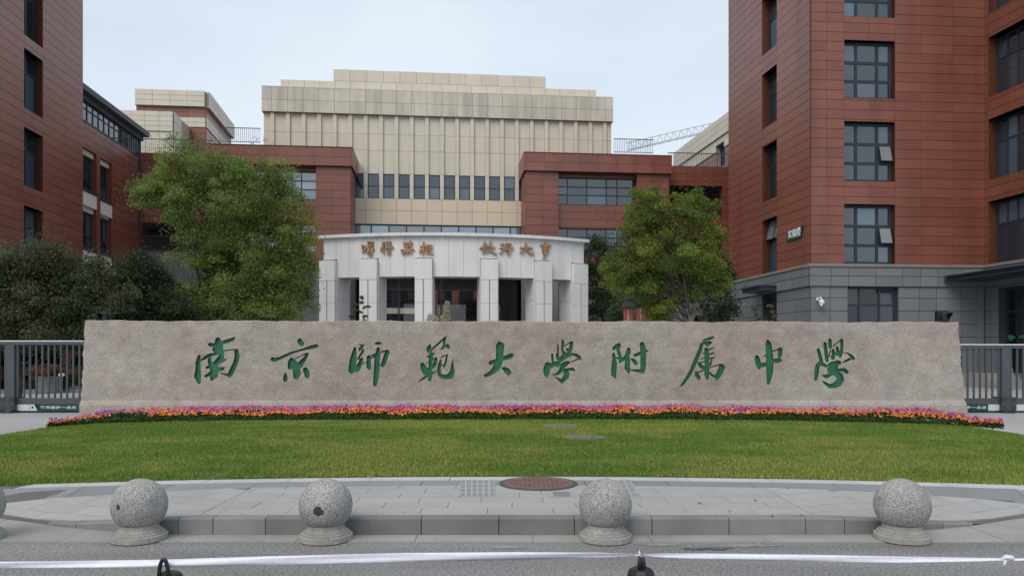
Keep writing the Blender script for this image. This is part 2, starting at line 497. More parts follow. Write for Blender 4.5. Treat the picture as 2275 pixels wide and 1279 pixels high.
KX = 4.75
def kerb_y(x):
    a = max(0.0, abs(x) - 2.9); return 6.63 + 0.20 * a ** 1.6
def lawn_front(x): return 8.86 - 0.018 * x * x
def ramp(x):
    t = min(1.0, max(0.0, (abs(x) - 2.7) / 2.0)); return 1 - t * t * (3 - 2 * t)
def pave_z(x, y):
    v = min(1.0, max(0.0, (y - kerb_y(x) - 0.15) / max(.25, lawn_front(x) - .35 - kerb_y(x))))
    r = ramp(x); return 0.012 + 0.14 * (r + (1 - r) * v)

# pavement bed (mortar seen in the joints), then every slab, kerb stone and gutter stone on it
def sheet(name, xs, y0f, y1f, zf, ny, mat):
    V, Fq = [], []
    for i, x in enumerate(xs):
        for k in range(ny + 1):
            y = y0f(x) + (y1f(x) - y0f(x)) * k / ny; V.append((x, y, zf(x, y)))
    for i in range(len(xs) - 1):
        for k in range(ny):
            a = i * (ny + 1) + k; Fq.append((a, a + ny + 1, a + ny + 2, a + 1))
    return fastmesh(name, V, Fq, mat)
pavement = structure(sheet('pavement', lin(-9.6, 9.6, 61), lambda x: kerb_y(x) + .02, lambda x: lawn_front(x) + .05, lambda x, y: pave_z(x, y) - .012, 8, M['mortar']))

def clip(poly, a, b, c):                           # keep a*x+b*y<=c
    out = []
    for i in range(len(poly)):
        p, q = poly[i], poly[(i + 1) % len(poly)]
        fp, fq = a * p[0] + b * p[1] - c, a * q[0] + b * q[1] - c
        if fp <= 0: out.append(p)
        if (fp < 0 < fq) or (fq < 0 < fp):
            t = fp / (fp - fq); out.append((p[0] + (q[0] - p[0]) * t, p[1] + (q[1] - p[1]) * t))
    return out
def area(p): return abs(sum(p[i][0] * p[(i + 1) % len(p)][1] - p[(i + 1) % len(p)][0] * p[i][1] for i in range(len(p)))) / 2
def slab(name, poly, mat, up=0.0, parent=pavement, th=.03):
    if len(poly) < 3 or area(poly) < 0.012: return
    mb = MB(); j = rnd.uniform(-.0012, .0012)
    mb.prism(poly, lambda x, y: pave_z(x, y) - th, lambda x, y: pave_z(x, y) + up + j)
    return obj(name, mb, mat, parent)
W, H, G = 0.62, 0.255, 0.006
def band_top(x): return lawn_front(x) - 0.56        # slabs end where the dark border course begins
# centre field: straight running bond; side fields turned to follow the curve
fields = [(0.0, -3.05, 3.05), (R(-24), -9.5, -3.05), (R(24), 3.05, 9.5)]
count = 0
for ang, xa, xb in fields:
    ca, sa = math.cos(ang), math.sin(ang)
    cx = 0 if ang == 0 else (xa + xb) / 2
    for r_ in range(-26, 27):
        for c_ in range(-16, 17):
            ox = (c_ + (0.5 if r_ % 2 else 0.0) + (0.13 if r_ % 3 == 0 else 0)) * W; oy = r_ * H
            pts = []
            for (dx, dy) in ((G / 2, G / 2), (W - G / 2, G / 2), (W - G / 2, H - G / 2), (G / 2, H - G / 2)):
                x, y = ox + dx, oy + dy; pts.append((cx + x * ca - y * sa, 7.6 + x * sa + y * ca))
            mxp = sum(p[0] for p in pts) / 4; myp = sum(p[1] for p in pts) / 4
            if not (-9.4 < mxp < 9.4 and 6.3 < myp < 9.1): continue
            # seam between the fields leans outward towards the kerb
            if ang == 0:
                pts = clip(pts, -1, 0, 2.85); pts = clip(pts, 1, 0, 2.75) if pts else pts
            elif xa < 0: pts = clip(pts, 1, 0, -2.858)
            else: pts = clip(pts, -1, 0, -2.758)
            for x0_ in (mxp,):
                if len(pts) >= 3:
                    k0 = kerb_y(x0_) + .135; sl = (kerb_y(x0_ + .2) - kerb_y(x0_ - .2)) / .4
                    pts = clip(pts, sl, -1, sl * x0_ - k0)
                if len(pts) >= 3:
                    t0 = band_top(x0_); sl = -0.036 * x0_
                    pts = clip(pts, -sl, 1, t0 - sl * x0_)
            if len(pts) >= 3 and abs(mxp) < 7.4:
                if slab('paving_slab', pts, M['slab']): count += 1
# border course of long darker slabs and the pale edging along the lawn
x = -9.4; k = 0
while x < 9.4:
    x2 = x + 0.93
    f = lambda q, o: (q, lawn_front(q) + o)
    slab('border_slab', [f(x + .004, -.555), f(x2 - .004, -.555), f(x2 - .004, -.205), f(x + .004, -.205)], M['slab_dark'] if rnd.random() < .88 else M['slab'])
    slab('edging_stone', [f(x + .304, -.20), f(x2 + .296, -.20), f(x2 + .296, .03), f(x + .304, .03)], M['slab_light'], up=.004)
    x = x2; k += 1
# kerb stones: joints read along the kerb
kj = [on_ground(q, 1190).x for q in (40, 128, 252, 392, 470, 587, 760, 935, 1108, 1277, 1450, 1622, 1793, 1880, 2005, 2133, 2222)]
for a, b in zip(kj[:-1], kj[1:]):
    mb = MB(); n = 4; xs = lin(a + .004, b - .004, n); ch = .012
    rows = [[], [], [], [], []]
    for q in xs:
        y0 = kerb_y(q); zt = max(.006, pave_z(q, y0) + .003)
        rows[0].append((q, y0, -.02)); rows[1].append((q, y0, max(zt - ch, -.01))); rows[2].append((q, y0 + ch, zt))
        rows[3].append((q, y0 + .13, max(zt, pave_z(q, y0 + .13)))); rows[4].append((q, y0 + .13, -.02))
    V = [p for r_ in rows for p in r_]; Fq = []
    for r_ in range(4):
        for i in range(n - 1): Fq.append((r_ * n + i, r_ * n + i + 1, (r_ + 1) * n + i + 1, (r_ + 1) * n + i))
    Fq.append((0, n, 2 * n, 3 * n, 4 * n)); Fq.append((n - 1, 5 * n - 1, 4 * n - 1, 3 * n - 1, 2 * n - 1))
    mb.add(V, Fq); obj('kerb_stone', mb, M['kerb'], pavement)
x = -9.0
while x < 9.0:
    x2 = x + 1.02
    y_out = 6.385
    slab_p = [(x + .003, y_out), (x2 - .003, y_out), (x2 - .003, kerb_y(x2) - .006), (x + .003, kerb_y(x) - .006)]
    mb = MB(); mb.prism(slab_p, -.02, .006 + rnd.uniform(-.001, .001)); obj('gutter_stone', mb, M['gutter'], pavement)
    x = x2

# ---- drain gratings and tactile pavers set in the pavement (slotted covers)
def slotted(name, px0, px1, y0, y1, nx, ny, label, skew=0.0):
    p = [on_ground(px0, y1, .155), on_ground(px1, y1, .155), on_ground(px1 - skew, y0, .155), on_ground(px0 - skew, y0, .155)]
    c = sum(p, Vector()) / 4
    t = thing(name, (c.x, c.y, c.z), label, 'grating')
    fr = MB(); fr.prism([(q.x, q.y) for q in p], c.z - .02, c.z + .0035); obj('plate', fr, M['slab'], t)
    sl = MB()
    def bil(u, v): return p[0] * (1 - u) * (1 - v) + p[1] * u * (1 - v) + p[2] * u * v + p[3] * (1 - u) * v
    for i in range(nx):
        for k in range(ny):
            u0, u1 = (i + .16) / nx, (i + .80) / nx; v0, v1 = (k + .12) / ny, (k + .86) / ny
            q = [bil(u0, v0), bil(u1, v0), bil(u1, v1), bil(u0, v1)]
            sl.prism([(w.x, w.y) for w in q], c.z - .01, c.z + .0065)
    stuff(obj('raised_bars', sl, M['slab_dark'], t))
    return t
slotted('paving_grating', 1022, 1100, 1066, 1104, 6, 4, 'light grey slotted square cover left of the rusty manhole in the pavement', 0)
slotted('paving_grating', 1345, 1420, 1066, 1104, 5, 4, 'grey slotted square cover behind the bollard beside the rusty manhole', 18)
slotted('paving_grating', 1222, 1280, 1092, 1103, 1, 5, 'narrow dark slotted drain strip below the rusty manhole in the pavement', 4)

def manhole(name, cx, cy, rx, z, mat, label, proud=.006, n=40):
    c = on_ground(cx, cy, z); r = rx / F * c.y
    t = thing(name, (c.x, c.y, z), label, 'manhole')
    ring = MB(); ring.lathe((c.x, c.y, z), [(r * 1.04, -.03), (r * 1.04, proud * .6), (r * .965, proud * .6), (r * .955, -.005)], n); obj('ring', ring, M['metal_dark'] if mat != 'iron_grey' else M['concrete'], t)
    lid = MB(); lid.lathe((c.x, c.y, z), [(r * .94, -.03), (r * .94, proud), (r * .80, proud + .0015), (r * .78, proud - .001), (r * .3, proud + .001)], n); obj('lid', lid, M[mat], t)
    stud = MB()
    for i in range(-6, 7):
        for k in range(-6, 7):
            q = Vector((i, k)) * r * .12
            if q.length < r * .74: stud.box(c.x + q.x - r * .03, c.x + q.x + r * .03, c.y + q.y - r * .03, c.y + q.y + r * .03, z, z + proud + .004)
    stuff(obj('tread_pattern', stud, M[mat], t))
manhole('manhole_cover', 1196, 1073, 84, .156, 'iron_red', 'reddish brown round iron manhole cover in the grey pavement', .008)

# ================================================================== LAWN
LX = 9.35
def lawn_z(x, y): return 0.150 + 0.05 * max(0, 1 - ((y - 12.5) / 4.6) ** 2) * max(0, 1 - (x / 10.0) ** 2)
def lawn_half(y):                                   # rounded outline at the sides
    return 9.15 + 0.045 * (y - 9)
lawn = structure(sheet('lawn', lin(-1, 1, 49), lambda u: 0, lambda u: 1, lambda u, v: 0, 24, M['soil']))
me = lawn.data
co = np.zeros(len(me.vertices) * 3); me.vertices.foreach_get('co', co); co = co.reshape(-1, 3)
for c in co:
    u, v = c[0], c[1]
    yb = 18.9 - 3.4 * abs(u) ** 6
    x = u * 9.2; y0 = lawn_front(x) + .03; y = y0 + (yb - y0) * v; x = u * lawn_half(y)
    c[0], c[1], c[2] = x, y - (.03 if v == 0 else 0), lawn_z(x, y) if v > 0 else .11
me.vertices.foreach_set('co', co.ravel()); me.update()
def in_lawn(x, y):
    u = np.abs(x) / (9.15 + .045 * (y - 9))
    return (u < 0.995) & (y > 8.86 - .018 * x * x + .012 + .03 * np.sin(x * 31) * np.sin(x * 7)) & (y < 18.9 - 3.4 * u ** 6)
def vnoise(x, y, s, seed=0):                        # cheap smooth 2-D value noise
    g = np.random.default_rng(seed).random((64, 64)); X, Y = np.asarray(x) * s + 31.7, np.asarray(y) * s + 17.3
    i, k = np.floor(X).astype(int), np.floor(Y).astype(int); fx, fy = X - i, Y - k
    fx, fy = fx * fx * (3 - 2 * fx), fy * fy * (3 - 2 * fy); i0, i1, k0, k1 = i % 64, (i + 1) % 64, k % 64, (k + 1) % 64
    return (g[i0, k0] * (1 - fx) + g[i1, k0] * fx) * (1 - fy) + (g[i0, k1] * (1 - fx) + g[i1, k1] * fx) * fy
NB = 400000
d = 7.3 * (18.3 / 7.3) ** nrg.random(NB * 2)
xx = nrg.uniform(-9.8, 9.8, NB * 2)
ok = in_lawn(xx, d) & ((np.abs(xx) < .72 * d + .4) | (nrg.random(NB * 2) < .6))
cov = [(on_ground(1298, 972, .19), 46), (on_ground(1245, 946, .19), 36)]
for c, r_ in cov:
    ok &= ((xx - c.x) ** 2 + (d - c.y) ** 2) > (r_ / F * c.y * .98) ** 2
xx, d = xx[ok][:NB], d[ok][:NB]; n = len(xx)
zz = .150 + .05 * np.clip(1 - ((d - 12.5) / 4.6) ** 2, 0, 1) * np.clip(1 - (xx / 10) ** 2, 0, 1)
patch = .42 * vnoise(xx * .6, d, .7, 3) + .34 * vnoise(xx * .6, d, 2.1, 4) + .24 * vnoise(xx * .7, d, 6.0, 5)
hgt = (.018 + .022 * nrg.random(n)) * (.7 + .6 * patch); w = .0035 + .0035 * nrg.random(n)
a = nrg.random(n) * 2 * np.pi; lean = .6 * hgt
bx, by = np.cos(a) * w, np.sin(a) * w
la = nrg.random(n) * 2 * np.pi
V = np.stack([np.stack([xx - bx, d - by, zz - .002], 1), np.stack([xx + bx, d + by, zz - .002], 1), np.stack([xx + np.cos(la) * lean, d + np.sin(la) * lean, zz + hgt], 1)], 1).reshape(-1, 3)
Fq = np.arange(n * 3).reshape(-1, 3)
g0, g1, g2 = np.array([.120, .235, .018]), np.array([.245, .320, .046]), np.array([.38, .31, .13])
t = np.clip((patch - .36) / .28, 0, 1)[:, None]
tint = g0 * (1 - t) + g1 * t
dry = (nrg.random(n) < .06 + .14 * t[:, 0] + .5 * np.clip(vnoise(xx * .5, d * 1.4, 1.1, 21) - .74, 0, 1))[:, None]
tint = np.where(dry, g2, tint) * (.78 + .44 * nrg.random(n))[:, None]
stuff(fastmesh('grass', V, Fq, M['grass'], tint=tint))
for (c, r_), lab in zip(cov, ('worn round concrete cover lying in the lawn with grass round its rim', 'small earthy round cover in the lawn close to the flower bed')):
    manhole('lawn_cover', HX + c.x / c.y * F, HY + (CH - c.z) / c.y * F, r_, .19, 'iron_grey', lab, .02)

# ================================================================== GLYPHS
def field(strokes, step, w, h, jag=0.0):
    """Brush strokes [(x,y,r),...] to a signed distance grid (negative inside)."""
    gx, gy = np.arange(-30, w + 31, step), np.arange(-30, h + 31, step)
    X, Y = np.meshgrid(gx, gy); D = np.full(X.shape, 1e9)
    for st in strokes:
        if len(st) == 1: st = st + st
        for (x0, y0, r0), (x1, y1, r1) in zip(st[:-1], st[1:]):
            dx, dy = x1 - x0, y1 - y0; L2 = dx * dx + dy * dy + 1e-9
            tt = np.clip(((X - x0) * dx + (Y - y0) * dy) / L2, 0, 1)
            D = np.minimum(D, np.hypot(X - x0 - tt * dx, Y - y0 - tt * dy) - (r0 + (r1 - r0) * tt))
    return gx, gy, D

def cells(gx, gy, D):
    """Marching squares: inside polygons, outside polygons, boundary segments (all in glyph px)."""
    ins, outs, segs = [], [], []
    for j in range(len(gy) - 1):
        for i in range(len(gx) - 1):
            P = [(gx[i], gy[j]), (gx[i + 1], gy[j]), (gx[i + 1], gy[j + 1]), (gx[i], gy[j + 1])]
            v = [D[j, i], D[j, i + 1], D[j + 1, i + 1], D[j + 1, i]]
            if all(q < 0 for q in v): ins.append(P); continue
            if all(q >= 0 for q in v): outs.append(P); continue
            A, B, X = [], [], []
            for k in range(4):
                p, q = P[k], P[(k + 1) % 4]; a_, b_ = v[k], v[(k + 1) % 4]
                (A if a_ < 0 else B).append(p)
                if (a_ < 0) != (b_ < 0):
                    t_ = a_ / (a_ - b_); e = (p[0] + (q[0] - p[0]) * t_, p[1] + (q[1] - p[1]) * t_)
                    A.append(e); B.append(e); X.append((e, a_ < 0))
            if len(X) == 2:
                ins.append(A); outs.append(B)
                e0 = [e for e, f_ in X if f_][0]; e1 = [e for e, f_ in X if not f_][0]; segs.append((e0, e1))
            else:                                   # saddle: treat as filled
                ins.append(P)
    return ins, outs, segs

GL = [  # crop origin (px), strokes in crop units (120 px = 1279 units)
 ((420, 740), [[(240,540,35),(215,700,62),(215,850,62),(205,1010,85),(235,1150,48)],[(290,640,22),(400,565,40),(470,530,42),(600,490,32),(720,450,50)],
  [(685,165,68),(705,260,105),(690,350,118),(765,430,60),(770,560,60),(740,640,70)],[(590,395,42),(660,380,60)],[(490,265,42),(610,290,60)],
  [(820,215,45),(950,175,45),(1045,130,34),(1085,85,10)],[(830,415,16),(960,395,12),(1080,382,14)],[(1125,420,52),(1140,550,60),(1110,680,60),(1050,820,63),(990,940,63),(960,995,50)],
  [(930,985,32),(840,968,20),(745,945,9)],[(740,600,70),(660,690,68),(590,790,95),(600,880,100),(590,980,98),(545,1080,45)],[(497,495,26),(490,580,38),(490,680,48),(540,760,58)],
  [(780,652,40),(850,632,28),(890,610,8)],[(720,850,52),(790,842,44),(840,800,10)],[(420,812,28),(480,795,40)],[(385,1015,28),(470,980,48),(540,940,58)]]),
 ((596, 740), [[(748,180,60),(788,240,63)],[(100,610,46),(150,630,52),(250,600,34),(400,532,30),(560,458,27),(720,412,23),(880,366,30),(1020,330,46),(1140,302,46)],
  [(555,640,62),(565,705,102),(620,765,105)],[(500,700,40),(500,820,38)],[(665,850,85),(680,950,92),(665,1010,78)],[(640,600,14),(760,540,11),(900,480,16),(945,465,14)],
  [(930,490,28),(880,580,46),(800,680,58),(740,750,68)],[(770,770,50),(835,705,20),(858,715,7)],[(410,955,22),(405,1030,50),(405,1090,55),(405,1135,18)],[(880,868,60),(915,940,68),(922,1000,62)]]),
 ((764, 742), [[(262,340,36),(245,450,58),(222,600,82),(200,750,85),(185,855,82)],[(360,245,9),(420,260,20),(480,265,13)],[(440,290,28),(380,345,33),(370,370,26)],
  [(450,372,28),(440,420,28),(390,500,28),(335,580,23)],[(430,572,26),(410,610,43),(380,700,48),(335,800,60),(312,845,55)],[(410,710,22),(470,685,13),(530,655,6)],
  [(740,225,18),(815,215,40),(885,220,20)],[(588,545,46),(588,650,52),(590,760,58),(600,800,45)],[(600,520,14),(680,490,16),(760,455,14)],[(640,570,14),(720,525,22),(760,500,16)],
  [(815,345,40),(810,420,50),(795,520,66),(785,650,68),(780,800,70),(770,950,66),(755,1080,60),(735,1190,46)],[(870,435,15),(960,405,15),(1030,390,28)],[(890,390,9),(930,380,6)],
  [(1030,410,48),(1062,445,24)],[(1010,470,58),(985,560,56),(950,660,58),(920,730,48)],[(850,730,18),(920,745,34)]]),
 ((920, 740), [[(768,75,8),(730,110,28),(660,160,22),(580,240,22),(500,310,24),(430,370,26)],[(720,130,38),(710,210,34),(715,270,30)],[(690,310,22),(790,298,46),(810,330,42)],
  [(610,385,6),(680,350,26)],[(375,290,30),(350,360,60),(350,405,54)],[(395,430,34),(410,520,48),(395,620,46),(390,720,48),(385,850,44),(380,980,44),(375,1095,42)],
  [(450,490,28),(508,465,7)],[(310,555,17),(370,545,34)],[(440,620,24),(530,590,25),(510,640,43),(500,720,43),(450,800,40)],[(285,715,8),(345,685,11)],
  [(200,750,56),(230,830,70),(265,900,72),(330,890,80)],[(265,950,40),(330,940,40)],[(115,1140,13),(220,1065,25),(330,1000,22),(430,945,25),(540,885,6)],
  [(620,590,12),(700,540,16),(800,500,12)],[(785,530,17),(765,600,24),(745,700,24),(710,800,20)],[(660,740,14),(700,775,14)],
  [(630,640,22),(610,720,38),(590,850,40),(597,960,44),(660,1020,52),(760,1035,52),(860,1005,76),(900,930,68),(905,840,46),(905,760,29),(914,680,15),(922,605,7)]]),
 ((1060, 740), [[(520,235,40),(545,310,100),(540,400,92),(535,500,88),(530,600,88),(505,700,93),(470,790,88),(410,870,72),(340,930,54),(270,975,48),(205,1000,40)],
  [(620,595,53),(720,570,58),(800,532,55),(825,520,40)],[(430,660,48),(340,690,48),(305,700,38)],[(600,820,22),(650,842,48),(710,890,72),(750,920,62),(735,990,22)]]),
 ((1195, 740), [[(322,490,12),(345,560,28),(350,660,28),(360,730,28)],[(358,485,10),(350,560,25)],[(470,250,9),(475,330,21),(475,430,22),(465,500,28),(480,580,33),(530,600,22)],
  [(435,490,11),(440,570,14),(480,620,25)],[(585,170,20),(595,215,36),(585,300,34),(575,380,26),(600,450,33),(640,500,55),(600,560,58)],[(590,335,10),(680,265,12),(780,205,16)],
  [(800,220,36),(790,290,43),(770,380,46),(740,450,48)],[(690,375,26),(720,400,38)],[(520,650,48),(620,560,62),(720,512,48),(830,500,28),(920,522,36),(980,570,42),(1010,620,24)],
  [(940,612,18),(860,650,13),(780,678,13)],[(285,712,22),(230,745,66),(215,820,80),(205,900,80),(200,965,62),(215,1015,28)],[(300,780,48),(400,730,56),(480,705,52),(470,775,34)],
  [(520,762,16),(620,710,32),(720,692,38),(640,760,42),(560,830,48)],[(640,860,24),(740,850,32),(820,847,36),(850,870,32)],[(640,900,48),(680,940,64),(672,1020,66),(620,1092,52),(560,1132,46),(480,1080,23),(400,1030,11)],
  [(570,1175,16),(580,1120,40)],[(540,880,46),(480,950,34),(400,975,20),(340,990,7)]]),
 ((1340, 740), [[(380,262,38),(300,312,46),(255,360,40)],[(390,310,33),(345,370,36),(370,450,40),(400,540,38),(420,620,56),(400,675,34)],
  [(245,490,30),(260,580,46),(265,700,63),(255,850,67),(250,960,62),(278,1035,33)],[(310,580,18),(370,590,28)],[(605,382,46),(600,450,56),(560,540,52),(490,610,43),(440,640,38)],
  [(580,600,58),(575,700,62),(570,820,64),(600,900,40),(612,960,10)],[(680,612,26),(740,660,46),(770,710,44)],
  [(920,262,56),(940,330,66),(945,430,67),(950,550,67),(950,700,67),(945,820,64),(930,895,58)],[(640,862,11),(740,880,24),(850,893,38)],[(755,522,36),(830,490,40),(900,460,33)],[(1010,430,32),(1062,400,13)]]),
 ((1500, 740), [[(625,190,6),(720,150,23),(820,122,36),(900,96,22)],[(625,250,28),(720,222,36),(830,222,38),(760,272,42)],
  [(622,280,36),(590,400,47),(540,520,48),(480,660,50),(420,800,46),(370,920,42),(310,1030,36),(230,1130,36),(170,1225,24)],[(340,900,10),(240,1070,9),(170,1190,14),(105,1262,9)],
  [(735,380,46),(745,480,56),(755,600,58),(755,720,56),(745,860,58),(750,960,60),(760,1060,42)],[(800,387,18),(870,357,18),(940,325,8)],[(830,490,20),(920,456,17)],[(820,600,15),(900,580,19),(942,582,9)],
  [(650,480,10),(690,470,14)],[(612,610,12),(690,585,12)],[(540,690,10),(600,700,16),(690,665,15)],[(870,612,16),(850,680,20),(830,760,23)],[(570,730,33),(620,790,46),(680,830,43)],
  [(540,920,15),(640,885,17),(730,860,19),(830,812,12),(950,766,15),(1090,735,19)],[(1100,792,64),(1080,870,72),(1040,960,70),(990,1040,56),(980,1095,22)],[(1140,795,36),(1170,822,18)],
  [(940,1020,32),(860,990,24),(830,930,18)],[(495,930,32),(530,1000,50),(560,1055,46)],[(450,1015,11),(500,990,20)]]),
 ((1660, 740), [[(485,172,24),(500,250,68),(515,350,80),(525,500,84),(535,650,88),(535,800,88),(530,950,76),(515,1080,57),(500,1185,33)],[(230,570,52),(250,660,66),(275,750,62),(280,825,33)],
  [(330,760,52),(430,740,50)],[(385,540,11),(440,520,26)],[(610,425,15),(700,390,18),(790,352,20),(820,362,20)],[(780,420,56),(775,500,58),(760,560,40)],[(640,650,48),(720,650,54),(780,640,40)]]),
 ((1795, 745), [[(242,332,33),(270,430,43),(295,530,43),(310,600,48)],[(270,660,46),(230,700,46),(215,800,56),(200,920,52),(185,1040,34)],[(310,670,60),(370,690,38),(430,730,28)],
  [(400,190,38),(415,300,44),(430,420,44),(440,530,42),(455,595,36)],[(520,112,42),(520,200,47),(530,280,38)],[(545,350,14),(510,420,15),(500,490,13),(560,510,10)],[(590,260,12),(680,185,14),(770,105,16)],
  [(800,112,38),(800,200,39),(800,320,37),(780,430,42),(765,495,33)],[(690,282,30),(700,370,42),(690,440,46)],[(600,342,30),(600,440,42),(590,535,44)],
  [(830,395,8),(930,415,15),(1010,470,32),(1060,530,46),(1092,560,20)],[(980,560,33),(900,600,29),(820,635,12)],[(430,722,15),(540,662,36),(680,642,56),(620,720,100),(540,800,88),(560,880,72)],[(700,622,36),(740,642,50)],
  [(700,830,38),(800,812,42),(880,830,50),(920,870,38)],[(650,890,62),(745,960,84),(770,1040,84),(710,1130,82),(620,1180,64),(520,1198,54),(440,1150,37),(365,1090,20)],[(500,940,46),(430,970,46),(370,950,28),(340,930,8)]]),
]

# ================================================================== INSCRIBED STONE WALL
DW = 19.2                                           # distance of the wall face
def wall_pt(px, py, o=0.0): return Vector(((px - HX) / F * DW, DW - o, CH + (HY - py) / F * DW))
def stone_mat():
    m = bpy.data.materials.new('pinkish_granite'); N, L = nodes_of(m); b = N['Principled BSDF']; b.inputs['Roughness'].default_value = .85
    g = N.new('ShaderNodeNewGeometry')
    def noise(s, d_, dist=0.0):
        q = N.new('ShaderNodeTexNoise'); q.inputs['Scale'].default_value = s; q.inputs['Detail'].default_value = d_; q.inputs['Distortion'].default_value = dist
        L.new(g.outputs['Position'], q.inputs['Vector']); return q.outputs['Fac']
    def ramp_(f, a, c0, z, c1):
        q = N.new('ShaderNodeValToRGB'); q.color_ramp.elements[0].position = a; q.color_ramp.elements[1].position = z
        q.color_ramp.elements[0].color = (*c0, 1); q.color_ramp.elements[1].color = (*c1, 1); L.new(f, q.inputs[0]); return q.outputs[0]
    big = ramp_(noise(.55, 6, .4), .36, (.370, .312, .285), .64, (.385, .362, .330))
    mid = ramp_(noise(3.2, 6), .30, (.84, .83, .83), .72, (1.14, 1.13, 1.12))
    fine = ramp_(noise(24, 3), .30, (.80, .79, .78), .70, (1.15, 1.15, 1.15))
    spk = ramp_(noise(70, 2), .28, (.70, .69, .69), .62, (1.10, 1.10, 1.10))
    out = big
    for q in (mid, fine, spk):
        x = N.new('ShaderNodeMixRGB'); x.blend_type = 'MULTIPLY'; x.inputs[0].default_value = 1; L.new(out, x.inputs[1]); L.new(q, x.inputs[2]); out = x.outputs[0]
    L.new(out, b.inputs['Base Color'])
    bn = N.new('ShaderNodeBump'); bn.inputs['Strength'].default_value = .55; bn.inputs['Distance'].default_value = .02
    L.new(noise(32, 5), bn.inputs['Height'])
    bn2 = N.new('ShaderNodeBump'); bn2.inputs['Strength'].default_value = .5; bn2.inputs['Distance'].default_value = .08
    L.new(noise(3.0, 4), bn2.inputs['Height']); L.new(bn.outputs['Normal'], bn2.inputs['Normal']); L.new(bn2.outputs['Normal'], b.inputs['Normal'])
    return m
M['stone'] = stone_mat()
wall = thing('inscribed_stone_wall', (0, DW, .15), 'long pinkish granite wall inscribed with ten green carved characters', 'stone wall')
ZB = 893                                            # row of the plinth line
def edge_l(py): return 188 - 8.0 * ((py - 713) / 205.0) + 1.2 * math.sin(py * .11) + .8 * math.sin(py * .31)
def edge_r(py): return 2129 + 17.0 * (max(0.0, py - 717) / 203.0) ** 1.15 + 1.4 * math.sin(py * .09 + 1) + .7 * math.sin(py * .37)
def top_y(px): return 713.2 + 3.6 * (px - 188) / 1940.0 + .9 * math.sin(px * .021) + .7 * math.sin(px * .083 + 2) + .4 * math.sin(px * .31)
# face with the characters cut out: rows of strips between the glyph boxes
U = 120 / 1279.0
STEP = 13.0
face = MB()
boxes = []
for gi, ((ox, oy), st) in enumerate(GL):
    gx, gy, D = field(st, STEP, 1279, 1279)
    ins, outs, segs = cells(gx, gy, D)
    def q(p, o=0.0): return wall_pt(ox + p[0] * U, oy + p[1] * U, o)
    idx = {}
    def vid(p):
        k_ = (round(p[0], 3), round(p[1], 3))
        if k_ not in idx: idx[k_] = len(face.v); face.v.append(q(p))
        return idx[k_]
    for p in outs: face.f.append(tuple(vid(e) for e in p)[::-1])
    boxes.append((ox + gx[0] * U, ox + gx[-1] * U, oy + gy[0] * U, oy + gy[-1] * U))
    ch = MB(); ci = {}
    DEP = -.065
    def cid(p, o):
        k_ = (round(p[0], 3), round(p[1], 3), o)
        if k_ not in ci: ci[k_] = len(ch.v); ch.v.append(q(p, o))
        return ci[k_]
    for p in ins: ch.f.append(tuple(cid(e, DEP) for e in p)[::-1])
    for a_, b_ in segs: ch.f.append((cid(a_, -.0005), cid(b_, -.0005), cid(b_, DEP), cid(a_, DEP)))
    obj('carved_character', ch, M['green_paint'], wall)
YT = min(b[2] for b in boxes) ; YBm = max(b[3] for b in boxes)
def fq(x0, x1, y0, y1):
    face.add([wall_pt(x0, y1), wall_pt(x1, y1), wall_pt(x1, y0), wall_pt(x0, y0)], [(0, 1, 2, 3)])
bx = sorted(boxes)
for i, (x0, x1, y0, y1) in enumerate(bx):
    if y0 > YT: fq(x0, x1, YT, y0)
    if y1 < YBm: fq(x0, x1, y1, YBm)
    if i: fq(bx[i - 1][1], x0, YT, YBm)
def ring_strip(f0, f1, n=24):
    for k in range(n):
        t0, t1 = k / n, (k + 1) / n
        a0, b0, a1, b1 = f0(t0), f1(t0), f0(t1), f1(t1)
        face.add([b0, b1, a1, a0], [(0, 1, 2, 3)])
XL, XR = bx[0][0], bx[-1][1]
ring_strip(lambda t: wall_pt(edge_l(YT + (YBm - YT) * t), YT + (YBm - YT) * t), lambda t: wall_pt(XL, YT + (YBm - YT) * t))
ring_strip(lambda t: wall_pt(XR, YT + (YBm - YT) * t), lambda t: wall_pt(edge_r(YT + (YBm - YT) * t), YT + (YBm - YT) * t))
def xrow(py, t): return edge_l(py) + (edge_r(py) - edge_l(py)) * t
ring_strip(lambda t: wall_pt(xrow(715, t), top_y(xrow(715, t)), -.012), lambda t: wall_pt(xrow(YT, t), YT), 160)
ring_strip(lambda t: wall_pt(xrow(YBm, t), YBm), lambda t: wall_pt(xrow(ZB - 4, t), ZB - 4), 60)
